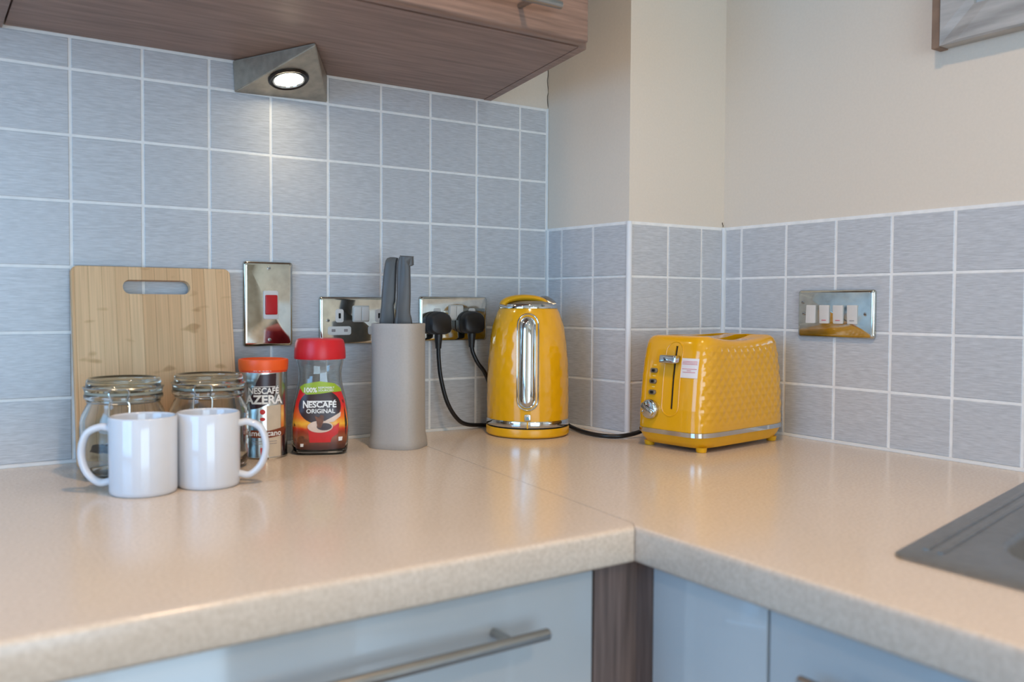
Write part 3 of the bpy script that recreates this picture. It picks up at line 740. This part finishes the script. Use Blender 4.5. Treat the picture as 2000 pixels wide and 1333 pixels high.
bm = bmesh.new(); r0 = [(.028, .994), (.028, 1.014), (.0345, 1.014), (.036, 1.0)]
loft(bm, [[(x, y, .0255) for x, y in sell(.1310, .0715)], [(x, y, .0262) for x, y in sell(.1338, .0742)], [(x, y, .0335) for x, y in sell(.1340, .0744)], [(x, y, .0345) for x, y in sell(.1322, .0727)]])
obj('chrome_band', bm, 'chrome', toaster, smooth=40)
bm = bmesh.new(); loft(bm, [[(x, y, .0068) for x, y in sell(.116, .0620)], [(x, y, .0078) for x, y in sell(.119, .0645)], [(x, y, .0165) for x, y in sell(.126, .0690)], [(x, y, .0256) for x, y in sell(.1310, .0715)]])
obj('base', bm, 'yellow_plastic', toaster, smooth=40)
for sx in (-1, 1):
    for sy in (-1, 1): obj('foot', lathem([(.0075, 0), (.0085, .001), (.0095, .0085)], seg=20, off=(sx * .106, sy * .054)), 'yellow_plastic', toaster)
def tf(v, z, h):
    """point on the control face; v = sideways (positive to the far side), h = outwards"""
    b = hw(z); x = -hl(z) * max(.05, 1 - min(.999, abs(v / b)) ** 6.5) ** (1 / 6.5); return (x - h, v, z)
def tfn(u, z, h): return tf(-u, z, h)
bm = bmesh.new(); grid(bm, .0081, .0125, .0705, .1760, 2, 20, tfn, -.0022); obj('lever_slot_shade', bm, 'black', toaster, smooth=0)  # black sheet just inside the lever slot, painting in its shade
# raised surround of the lever channel
bm = bmesh.new(); tube(bm, [tf(v, z, .0002) for v, z in dens([(p[0] - .0075, p[1]) for p in stadium(.034, .058, .1835)])], .0009, 8, closed=True); obj('channel_rim', bm, 'yellow', toaster)
bm = bmesh.new(); slab(bm, [(u + .0045, v + .1545) for u, v in rrect(.034, .0135, .003, 4)], .014, .0025, lambda u, v, h: tfn(u, v, h + .002) if True else None)
lv = obj('lever', bm, 'chrome', toaster)
obj('lever_stem', boxm(-.128, -.105, -.0112, -.0094, .151, .157), 'chrome', toaster)
for z in (.1332, .1146, .0959):
    bm = bmesh.new(); slab(bm, [(u - .0305, v + z) for u, v in rrect(.0150, .0082, .0038, 5)], .0032, .001, tfn); bt = obj('button', bm, 'grey_button', toaster)
    bm = bmesh.new(); slab(bm, [(u - .0305, v + z) for u, v in rrect(.0070, .0046, .0015, 4)], .0037, .0003, tfn); obj('button_cap', bm, 'dark_metal', bt)
    bm = bmesh.new(); slab(bm, [(u - .0300, v + z + .0092) for u, v in rrect(.006, .0018, .0004, 2)], .0004, .0001, tfn); obj('legend', bm, 'pale_ink', toaster)
kn = obj('knob', lathem([(.0165, .0), (.0172, .002), (.0172, .0055), (.0150, .009), (.0135, .0098), (0, .0100)], seg=40), 'chrome', toaster, tf(.0325, .0664, -.001), (0, -PI / 2 + .03, 0))
bm = bmesh.new(); box(bm, -.0048, .0048, -.0140, .0140, .008, .0150, bevel=.002, seg=3); obj('knob_grip', bm, 'chrome', kn, rot=(0, 0, math.radians(-35)))
bm = bmesh.new(); grid(bm, .0250, .0560, .1245, .1570, 14, 10, tfn, .0008); stk = obj('sticker', bm, 'paper', toaster, smooth=60)
for k, (dz, wd) in enumerate(((.0112, .027), (.0090, .027), (.0066, .028), (-.0012, .027), (-.0040, .008), (-.0066, .023))):
    bm = bmesh.new(); grid(bm, .0405 - wd / 2, .0405 + wd / 2, .1403 + dz, .1410 + dz, 12, 1, tfn, .0012); obj('print_line', bm, 'red_ink', stk, smooth=60)

# ------------------------------------------------------------------ plugs and leads
def plug(parent, x, z):
    bm = bmesh.new()
    def outl(s, g=0): return [(x + u * s, z + v * s + g) for u, v in plug_o]
    plug_o = []
    for k in range(25):
        a = PI * k / 24; plug_o.append((.0250 * math.cos(a), .004 + .0195 * math.sin(a)))
    plug_o += [(-.0250, -.012), (-.0215, -.019), (-.012, -.0225), (.012, -.0225), (.0215, -.019), (.0250, -.012)]
    rings = []
    for s, y in ((.93, -PT - .0012), (.96, -.0125), (.96, -.019), (.89, -.0195), (.89, -.0225), (.94, -.023), (.94, -.034), (.90, -.0395), (.82, -.0420)):
        rings.append([(px, y, ZC + pz) for px, pz in outl(s)])
    loft(bm, rings)
    p = obj('plug', bm, 'black_plastic', parent, smooth=50)
    bm = bmesh.new(); tube(bm, [(x, -.028, ZC + z - .018), (x, -.028, ZC + z - .026), (x, -.028, ZC + z - .040), (x, -.028, ZC + z - .048)], [.0078, .0078, .0062, .0056], 14)
    obj('strain_relief', bm, 'black_plastic', p)
t = thing('toaster_lead', 'black power lead looping from the wall socket past the kettle to the toaster', 'power lead')
plug(t, -.2785, .2095)
pts = [(-.2785, -.028, .164), (-.2785, -.030, .140), (-.276, -.034, .105), (-.264, -.037, .060), (-.242, -.036, .028), (-.212, -.024, .0125), (-.165, -.0125, .0062), (-.10, -.0105, .0048), (-.048, -.022, .0050), (-.020, -.070, .0120), (-.032, -.125, .0060), (-.048, -.185, .0046), (-.049, -.230, .0046), (-.030, -.254, .0046), (.000, -.262, .0075), (.025, -.268, .0140), (.050, -.279, .0210), (.062, -.289, .0240)]
obj('cable', tubem([(p[0], p[1], p[2] + ZC) for p in catmull(pts, 8)], .0040, 12), 'black_cable', t)
t = thing('kettle_lead', 'short black power lead dropping from the wall socket behind the kettle', 'power lead')
plug(t, -.2035, .2105)
pts = [(-.2035, -.028, .165), (-.2015, -.030, .152), (-.193, -.034, .132), (-.176, -.036, .110), (-.156, -.030, .07), (-.147, -.028, .035), (-.143, -.0265, .016), (-.139, -.0300, .0110)]
obj('cable', tubem([(p[0], p[1], p[2] + ZC) for p in catmull(pts, 8)], .0040, 12), 'black_cable', t)

# ------------------------------------------------------------------ knife block and knives
KB = (-.4112, -.1169)
kb = thing('knife_block', 'tall grey plastic knife holder with rounded corners', 'knife block', (KB[0], KB[1], ZC), math.radians(-50))
def sq(h, n=3.0, m=64): return sell(h, h, n, m)
bm = bmesh.new(); loft(bm, [[(x, y, z) for x, y in sq(s)] for s, z in ((.0460, 0), (.0470, .0015), (.0464, .012), (.0440, .024), (.0430, .06), (.0428, .203), (.0432, .210), (.0426, .2125), (.0405, .2125), (.0398, .210), (.0398, .012))])
obj('shell', bm, 'block', kb, smooth=45)
def knife(label, outline, dx, dy, lean=0.0):
    t = thing('kitchen_knife', label, 'knife', (KB[0] + dx, KB[1] + dy, ZC + .0), -.5669 + lean)
    bm = bmesh.new()
    cu = sum(p[0] for p in outline) / len(outline); cv = sum(p[1] for p in outline) / len(outline)
    o2 = catmull([(u, v, 0) for u, v in outline], 3, closed=True); o2 = [(p.x, p.y) for p in o2]
    def sh(s): return [(cu + (u - cu) * (1 - s / .013), v - math.copysign(min(abs(v - cv), s * .5), v - cv)) for u, v in o2]
    rings = []
    for s, y in ((.003, -.010), (.0012, -.0088), (0, -.0055), (0, .0055), (.0012, .0088), (.003, .010)): rings.append([(u, y, v) for u, v in sh(s)])
    loft(bm, rings); obj('handle', bm, 'knife', t, smooth=60)
    bm = bmesh.new(); zb = min(v for u, v in outline)
    loft(bm, [[(cu - .009, -.0008, zb + .004), (cu + .008, -.0008, zb + .004), (cu + .008, -.0008, .05), (cu - .009, -.0008, .016)], [(cu - .009, .0008, zb + .004), (cu + .008, .0008, zb + .004), (cu + .008, .0008, .05), (cu - .009, .0008, .016)]])
    obj('blade', bm, 'blade', t, smooth=0)
o1 = [(-.0180, .3245), (-.0232, .3057), (-.0268, .2687), (-.0284, .2422), (-.0300, .205), (-.0065, .205), (-.0066, .2422), (-.0039, .2549), (-.0020, .3109), (-.0002, .3220), (-.0010, .3255)]
o2 = [(.0066, .3284), (.0050, .3280), (-.0000, .3152), (-.0008, .2828), (-.0010, .2528), (-.0028, .2250), (-.0035, .205), (.0240, .205), (.0242, .2221), (.0222, .2316), (.0230, .2634), (.0222, .3100), (.0228, .3125), (.0275, .3130), (.0280, .3150), (.0275, .3262), (.0265, .3273)]
knife('dark grey knife handle with a plain rounded end in the holder', o1, .0015, .0062)
knife('dark grey knife handle with a hooked end in the holder', o2, -.0045, -.0035)

# ------------------------------------------------------------------ mugs
def mug(label, x, y, ang, r=.0424, h=.0995):
    t = thing('mug', label, 'mug', (x, y, ZC), ang)
    obj('cup', lathem([(.0, .0025), (r - .008, .0025), (r - .006, 0), (r - .003, 0), (r - .0006, .002), (r, .006), (r, h - .002), (r - .0008, h - .0005), (r - .0018, h), (r - .003, h - .0006), (r - .0036, h - .003), (r - .0038, .012), (r - .008, .006), (0, .0055)], seg=72, cap0=False, cap1=False), 'mug', t, smooth=50)
    hp = catmull([(r - .002, 0, .0835), (r + .012, 0, .0850), (r + .0285, 0, .0760), (r + .0350, 0, .0520), (r + .0290, 0, .0280), (r + .0135, 0, .0135), (r - .002, 0, .0150)], 7)
    bm = bmesh.new(); tube(bm, hp, .0064, 14, ry=.0048, up=(.001, 0, 1) if False else None); obj('handle', bm, 'mug', t, smooth=70)
mug('plain white mug with its handle towards the tiled end, beside the other mug', -.8685, -.2725, math.atan2(.537, -.843) + .12)
mug('plain white mug with its handle towards the coffee tin', -.7838, -.2710, math.atan2(-.537, .843) + .10, r=.0416)

# ------------------------------------------------------------------ clip-top glass jars
def jar(label, x, y, ang, tall=1.0):
    t = thing('clip_top_jar', label, 'jar', (x, y, ZC), ang, 'clip-top glass jars')
    R = .0585; k = tall
    out = [(.0, .002), (.046, .002), (.050, 0), (.054, .002), (R - .001, .010), (R, .020), (R, .078), (R - .002, .088), (R - .007, .098), (.0480, .1055), (.0475, .1085), (.0515, .1100), (.0530, .1120), (.0530, .1165), (.0505, .1180), (.0440, .1180),
           (.0435, .108), (.0475, .097), (R - .0045, .084), (R - .0032, .076), (R - .0032, .022), (R - .006, .010), (.045, .0065), (0, .006)]
    obj('glass_body', lathem([(r, z * k) for r, z in out], seg=64, cap0=False, cap1=False), 'glass', t, smooth=60)
    obj('seal', lathem([(.0455, .1181), (.0520, .1181), (.0520, .1212), (.0455, .1212)], seg=64, cap0=False, cap1=False), 'rubber', t)
    lidp = [(0, .1245), (.040, .1245), (.0445, .1213), (.0515, .1213), (.0528, .1225), (.0528, .1262), (.0505, .1280), (.0495, .1370), (.0475, .1395), (.044, .1395), (.042, .1375), (0, .1370)]
    obj('lid', lathem(lidp, seg=64, cap0=False, cap1=False), 'lid_glass', t, smooth=50)
    bm = bmesh.new(); tube(bm, [(.0490 * math.cos(a), .0490 * math.sin(a), .1068) for a in [2 * PI * q / 48 for q in range(48)]], .0011, 6, closed=True); cl = obj('neck_wire', bm, 'wire', t)
    bm = bmesh.new(); tube(bm, [(.0535 * math.cos(a), .0535 * math.sin(a), .1270) for a in [2 * PI * q / 48 for q in range(48)]], .0011, 6, closed=True); obj('lid_wire', bm, 'wire', t)
    bm = bmesh.new()
    for s in (-1, 1): tube(bm, catmull([(s * .011, -.0535, .1270), (s * .013, -.0580, .1215), (s * .010, -.0570, .1120), (s * .013, -.0570, .1060), (s * .0125, -.0605, .0840)], 4), .0012, 6)
    tube(bm, [(-.0125, -.0605, .0840), (.0125, -.0605, .0840)], .0012, 6); tube(bm, [(-.011, -.0570, .1105), (.011, -.0570, .1105)], .0012, 6)
    obj('clasp', bm, 'wire', t)
    return t
jar('clip-top glass jar against the board, holding dark sachets', -.867, -.1450, math.radians(-17))
jar('clip-top glass jar nearer the coffee tin, holding pale sachets', -.7445, -.1370, math.radians(-24))
def sachet(name, label, m, loc, rot, wd=.05, ht=.032, group=None):
    bm = bmesh.new(); n = 8
    for side in (1, -1):
        V = [[bm.verts.new((wd * (i / n - .5), ht * (j / n - .5), side * (.0035 * math.sin(PI * i / n) * math.sin(PI * j / n)) + .0012 * math.sin(i * 2.1 + j * 1.3))) for i in range(n + 1)] for j in range(n + 1)]
        for j in range(n):
            for i in range(n): bm.faces.new((V[j][i], V[j][i + 1], V[j + 1][i + 1], V[j + 1][i]))
    bmesh.ops.remove_doubles(bm, verts=bm.verts, dist=1e-5)
    o = obj(name, bm, m, None, loc, rot, smooth=60); tag(o, label, 'sachet', group)
for k in range(5):
    a = k * 1.25 + .4
    sachet('sachet', 'small dark paper sachet in the jar against the board', 'sachet_b' if k % 2 else 'sachet_a', (-.867 + .019 * math.cos(a), -.145 + .019 * math.sin(a), ZC + .024 + .0062 * k), (.25 * math.sin(k * 2), .3 * math.cos(k), a), group='sachets in the jar against the board')
for k in range(5):
    a = k * 1.25 + 1.0
    sachet('sachet', 'small pale paper sachet in the jar nearer the tin', 'sachet_a', (-.7445 + .019 * math.cos(a), -.137 + .019 * math.sin(a), ZC + .026 + .0075 * k), (.3 * math.sin(k * 2.3), .3 * math.cos(k * 1.7), a), group='sachets in the jar nearer the tin')

# ------------------------------------------------------------------ chopping board
bt = thing('chopping_board', 'bamboo chopping board with a slot handle leaning on the tiles', 'chopping board', (-.7955, -.0690, ZC), 0)
bt.rotation_euler = (-math.atan2(.052, .301), 0, 0)
BW, BH, BT_ = .243, .3065, .012
outl = dens(rrect(BW, BH, .010, 5), .02); outl = [(u, v + BH / 2) for u, v in outl]
bm = bmesh.new(); slab(bm, outl, BT_, .0015, lambda u, v, h: (u, BT_ - h, v))
me = finish(bm, 'board', 0)
c2 = bmesh.new(); hole = [(u + .0035, v + .2745) for u, v in rrect(.103, .0225, .0112, 6)]
loft(c2, [[(u, -.05, v) for u, v in hole], [(u, .05, v) for u, v in hole]])
bme = boolean_diff(me, finish(c2, 'cut', 0)); bme.materials.clear(); bme.materials.append(M['bamboo'])
def bamboo_mat():
    m = M['bamboo']; nt = m.node_tree; b = nt.nodes['Principled BSDF']; nt.nodes.clear()
    b = nt.nodes.new('ShaderNodeBsdfPrincipled'); out = nt.nodes.new('ShaderNodeOutputMaterial'); nt.links.new(b.outputs[0], out.inputs[0])
    b.inputs['Roughness'].default_value = .5
    tc = nt.nodes.new('ShaderNodeTexCoord'); mp = nt.nodes.new('ShaderNodeMapping'); nt.links.new(tc.outputs['Object'], mp.inputs[0])
    # strips: brick texture turned upright, each lamella its own tone
    mp.inputs['Rotation'].default_value = (PI / 2, 0, PI / 2)
    sp = nt.nodes.new('ShaderNodeSeparateXYZ'); nt.links.new(tc.outputs['Object'], sp.inputs[0])
    cb = nt.nodes.new('ShaderNodeCombineXYZ'); nt.links.new(sp.outputs['Z'], cb.inputs[0]); nt.links.new(sp.outputs['X'], cb.inputs[1])
    br = nt.nodes.new('ShaderNodeTexBrick'); nt.links.new(cb.outputs[0], br.inputs['Vector'])
    br.inputs['Scale'].default_value = 1.0; br.inputs['Brick Width'].default_value = .9; br.inputs['Row Height'].default_value = .0195; br.inputs['Mortar Size'].default_value = .0003
    br.inputs['Color1'].default_value = srgb(222, 176, 128); br.inputs['Color2'].default_value = srgb(238, 198, 152); br.inputs['Mortar'].default_value = srgb(184, 142, 98)
    nz = nt.nodes.new('ShaderNodeTexNoise'); m2 = nt.nodes.new('ShaderNodeMapping'); m2.inputs['Scale'].default_value = (340, 100, 7); nt.links.new(tc.outputs['Object'], m2.inputs[0]); nt.links.new(m2.outputs[0], nz.inputs['Vector']); nz.inputs['Scale'].default_value = 1; nz.inputs['Detail'].default_value = 3
    cr = nt.nodes.new('ShaderNodeValToRGB'); cr.color_ramp.elements[0].position = .3; cr.color_ramp.elements[1].position = .7; cr.color_ramp.elements[0].color = (.84, .82, .78, 1); cr.color_ramp.elements[1].color = (1.03, 1.02, 1, 1)
    nt.links.new(nz.outputs['Fac'], cr.inputs[0])
    # growth nodes of the cane: short dark bars across a strip
    nz2 = nt.nodes.new('ShaderNodeTexNoise'); m3 = nt.nodes.new('ShaderNodeMapping'); m3.inputs['Scale'].default_value = (26, 1, 60); nt.links.new(tc.outputs['Object'], m3.inputs[0]); nt.links.new(m3.outputs[0], nz2.inputs['Vector']); nz2.inputs['Scale'].default_value = 1; nz2.inputs['Detail'].default_value = 1
    cr2 = nt.nodes.new('ShaderNodeValToRGB'); cr2.color_ramp.elements[0].position = .64; cr2.color_ramp.elements[1].position = .74; cr2.color_ramp.elements[0].color = (1, 1, 1, 1); cr2.color_ramp.elements[1].color = (.74, .68, .58, 1)
    nt.links.new(nz2.outputs['Fac'], cr2.inputs[0])
    x1 = nt.nodes.new('ShaderNodeMix'); x1.data_type = 'RGBA'; x1.blend_type = 'MULTIPLY'; x1.inputs[0].default_value = 1
    x2 = nt.nodes.new('ShaderNodeMix'); x2.data_type = 'RGBA'; x2.blend_type = 'MULTIPLY'; x2.inputs[0].default_value = 1
    nt.links.new(br.outputs['Color'], x1.inputs[6]); nt.links.new(cr.outputs[0], x1.inputs[7]); nt.links.new(x1.outputs[2], x2.inputs[6]); nt.links.new(cr2.outputs[0], x2.inputs[7])
    nt.links.new(x2.outputs[2], b.inputs['Base Color'])
bamboo_mat()
link('board', bme, None, bt)

# ------------------------------------------------------------------ coffee tin
AZ = (-.6427, -.0897)
tin = thing('coffee_tin', 'silver coffee tin with an orange lid and dark red swoosh', 'tin', (AZ[0], AZ[1], ZC), math.radians(-19.4))
RT = .0376
obj('can', lathem([(RT - .002, .0005), (RT, .001), (RT + .0006, .0025), (RT, .004), (RT, .139), (RT - .003, .141)], seg=64), 'tin', tin)
obj('lid', lathem([(RT - .001, .1395), (RT + .0012, .1396), (RT + .0018, .1465), (RT + .0020, .1535), (RT + .0015, .1560), (RT - .001, .1568), (RT - .0022, .1545), (RT - .004, .1540), (0, .1540)], seg=64), 'orange_lid', tin)
def af(u, z, h): r = RT + h; a = -PI / 2 + u / RT; return (r * math.cos(a), r * math.sin(a), z)
def au(x): return (x - 360) / 6.2 / 1211
def az(y): return .1581 - (690 + y / 6.2 - 702) * .00081
def adecal(name, poly, m, h, parent=tin):
    bm = bmesh.new(); patch(bm, [(au(x), az(y)) for x, y in poly], af, h); return obj(name, bm, m, parent, smooth=60)
M['az_band'] = mat('orange_red_print', srgb(226, 72, 34), .35, var=.1, scale=120)
M['az_dark'] = mat('maroon_print', srgb(48, 24, 26), .3, var=.1, scale=80)
M['az_brown'] = mat('brown_print', srgb(128, 62, 36), .35, var=.08, scale=80)
M['az_beige'] = mat('beige_print', srgb(206, 190, 168), .35, var=.06, scale=60)
M['az_glow'] = ramp_z_mat('glow_print', [(.03, srgb(190, 60, 30)), (.06, srgb(226, 130, 60)), (.075, srgb(250, 200, 110)), (.10, srgb(214, 90, 50))])
M['ink_white'] = mat('white_ink', srgb(236, 236, 234), .35, var=.01)
M['ink_red'] = mat('red_print', srgb(204, 44, 36), .35, var=.05)
bm = bmesh.new(); grid(bm, -RT * 2.2, RT * 2.2, az(240), .1395, 40, 3, af, .0002); obj('top_band', bm, 'az_band', tin, smooth=60)
bm = bmesh.new(); grid(bm, au(585), au(640), az(1010), az(640), 6, 10, af, .0002); obj('printed_glow', bm, 'az_glow', tin, smooth=60)
adecal('printed_glass', [(395, 640), (580, 630), (580, 1275), (420, 1290), (395, 900)], 'az_beige', .0003)
adecal('printed_swoosh', [(320, 262), (515, 250), (510, 400), (490, 540), (400, 625), (300, 668), (200, 685), (190, 600), (230, 480), (275, 360)], 'az_dark', .0004)
adecal('printed_ribbon', [(205, 935), (420, 940), (640, 905), (640, 1000), (430, 1028), (210, 1022)], 'az_brown', .0005)
for cy, ry in ((712, 32), (800, 22)): adecal('printed_bean', ellipse(350, cy, 32, ry, 16), 'ink_red', .0005)
adecal('printed_flash', [(322, 1145), (385, 1145), (380, 1270), (330, 1280)], 'ink_red', .0004)
adecal('printed_dark_patch', [(610, 1010), (650, 990), (660, 1240), (625, 1200)], 'az_dark', .0003)  # small dark patch low on the right of the print
def atext(name, body, x0, x1, y0, y1, m, h=.0009, weight=.01):
    obj(name, text_bm(body, au(x1) - au(x0), (au(x0) + au(x1)) / 2, (az(y0) + az(y1)) / 2, af, h, weight, az(y0) - az(y1)), m, tin, smooth=0)
atext('lettering', 'BIGGER', 245, 450, 180, 222, 'ink_white', weight=.03)
atext('lettering', 'NESCAFÉ', 180, 545, 400, 495, 'ink_white', weight=.025)
bm = bmesh.new(); grid(bm, au(245), au(500), az(412), az(404), 10, 1, af, .0009); obj('lettering_bar', bm, 'ink_white', tin, smooth=0)
atext('lettering', 'AZERA', 138, 600, 508, 618, 'ink_white', weight=.035)
atext('lettering', 'americano', 175, 580, 938, 1004, 'ink_white', weight=.02)
for k, y in enumerate((1066, 1094)):
    bm = bmesh.new(); grid(bm, au(225), au(520), az(y + 7), az(y), 10, 1, af, .0006); obj('small_print', bm, 'grey_ink', tin, smooth=0)

# ------------------------------------------------------------------ coffee jar
NJ = (-.5493, -.0998)
cj = thing('coffee_jar', 'waisted glass coffee jar with a red lid and printed label', 'coffee jar', (NJ[0], NJ[1], ZC), math.radians(-23))
NP = [(.0410, 0), (.0440, .003), (.0460, .012), (.0466, .030), (.0466, .048), (.0452, .072), (.0430, .085), (.0392, .103), (.0362, .117), (.0350, .128), (.0362, .140), (.0392, .1520), (.0392, .1560)]
def nr(z):
    return interp(z, [p[1] for p in NP], [p[0] for p in NP])
def nrs(z): return sum(nr(z + d) for d in (-.008, -.004, 0, .004, .008)) / 5 if .01 < z < .148 else nr(z)
def nex(z): return interp(z, [0, .08, .12, .16], [4.2, 3.6, 2.3, 2.0])
def nring(z, inset=0, m=72):
    a = nrs(z) - inset; n = nex(z); out = []
    for k in range(m):
        t_ = 2 * PI * k / m; c, s = math.cos(t_), math.sin(t_); q = (abs(c) ** n + abs(s) ** n) ** (-1 / n); out.append((a * q * c, .88 * a * q * s, z))
    return out
zz = [0, .0015, .004, .008, .012] + [.018 + .006 * k for k in range(23)] + [.1555]
bm = bmesh.new(); loft(bm, [[(x * .9, y * .9, 0) for x, y, z in nring(0)]] + [nring(z) for z in zz[1:]] + [nring(z, .003) for z in reversed(zz[4:])] + [[(x * .85, y * .85, .006) for x, y, z in nring(.008)]])
obj('glass_body', bm, 'glass', cj, smooth=60)
bm = bmesh.new(); loft(bm, [nring(z, .0036) for z in (.0085, .011, .014, .017, .019)]); obj('coffee_granules', bm, 'coffee', cj, smooth=50)
obj('lid', lathem([(.0385, .1545), (.0420, .1548), (.0424, .1570), (.0420, .1680), (.0405, .1800), (.0385, .1860), (.0350, .1880), (0, .1886)], seg=64), 'red_lid', cj)
def nf(u, z, h):
    a = nrs(z) + h; n = nex(z); q = min(.995, abs(u) / a); return (u, -.88 * a * (1 - q ** n) ** (1 / n) - h * .3, z)
def nu(x): return (x - 335) / 5.33 / 1176
def nzz(y): return .1889 - (650 + y / 5.33 - 662) * .000831
def ndecal(name, poly, m, h):
    bm = bmesh.new(); patch(bm, [(nu(x), nzz(y)) for x, y in poly], nf, h, 7); return obj(name, bm, m, cj, smooth=60)
M['nes_label'] = ramp_z_mat('sunset_print', [(.005, srgb(40, 22, 20)), (.022, srgb(84, 44, 30)), (.036, srgb(150, 84, 50)), (.043, srgb(150, 50, 26)), (.049, srgb(206, 60, 26)), (.058, srgb(250, 190, 60)), (.068, srgb(244, 120, 36)), (.085, srgb(222, 44, 38)), (.10, srgb(206, 30, 34))])
M['nes_green'] = mat('green_print', srgb(150, 176, 44), .35, var=.06, scale=50)
M['nes_dark'] = mat('dark_brown_print', srgb(52, 28, 28), .3, var=.15, scale=60)
M['nes_mug'] = mat('mug_print', srgb(206, 36, 34), .35, var=.08, scale=80)
M['nes_cream'] = mat('cream_print', srgb(222, 200, 184), .35, var=.06, scale=80)
M['nes_brown'] = mat('bean_print', srgb(112, 66, 42), .4, var=.3, scale=160)
ndecal('label', [(130, 600), (180, 540), (335, 512), (490, 540), (545, 600), (585, 720), (608, 860), (618, 960), (608, 1120), (585, 1205), (335, 1222), (95, 1205), (66, 1120), (60, 960), (70, 850), (95, 720)], 'nes_label', .0004)
ndecal('label_oval', ellipse(333, 770, 212, 178, 36), 'nes_dark', .0007)
ndecal('label_band', [(130, 572), (180, 535), (335, 508), (480, 532), (548, 590), (550, 618), (440, 622), (335, 636), (200, 645), (160, 620)], 'nes_green', .0010)
ndecal('printed_mug', [(212, 975), (335, 1035), (460, 985), (530, 935), (515, 1050), (455, 1090), (440, 1140), (230, 1140)], 'nes_mug', .0010)
ndecal('printed_mug_rim', ellipse(337, 975, 127, 62, 28), 'nes_cream', .0013)
ndecal('printed_coffee', ellipse(378, 975, 76, 38, 24), 'nes_dark', .0016)
ndecal('printed_splash', [(280, 860), (320, 880), (345, 850), (375, 865), (370, 920), (345, 985), (310, 985), (300, 920)], 'nes_brown', .0019)
ndecal('printed_swirl', [(385, 915), (470, 870), (545, 825), (540, 870), (470, 925), (400, 935)], 'nes_cream', .0013)
for cx, cy in ((150, 1090), (185, 1120), (130, 1125), (165, 1150)): ndecal('printed_bean', ellipse(cx, cy, 30, 20, 14), 'nes_brown', .0010)
ndecal('printed_mark', [(520, 1085), (562, 1085), (556, 1125), (520, 1128)], 'ink_white', .0010)
ndecal('printed_mark', [(138, 1152), (170, 1150), (168, 1182), (138, 1184)], 'ink_white', .0012)
def ntext(body, x0, x1, y0, y1, m='ink_white', h=.0016, weight=.01):
    obj('lettering', text_bm(body, nu(x1) - nu(x0), (nu(x0) + nu(x1)) / 2, (nzz(y0) + nzz(y1)) / 2, nf, h, weight, nzz(y0) - nzz(y1)), m, cj, smooth=0)
ntext('N', 165, 217, 706, 782, weight=.03); ntext('ESCAFÉ', 220, 500, 700, 778, weight=.03)
bm = bmesh.new(); grid(bm, nu(215), nu(455), nzz(718), nzz(708), 10, 1, nf, .0016); obj('lettering_bar', bm, 'ink_white', cj, smooth=0)
ntext('ORIGINAL', 198, 486, 790, 836, weight=.02)
ntext('100%', 178, 305, 572, 622, weight=.02); ntext('RESPONSIBLY', 318, 480, 564, 584); ntext('SOURCED', 318, 470, 592, 612)
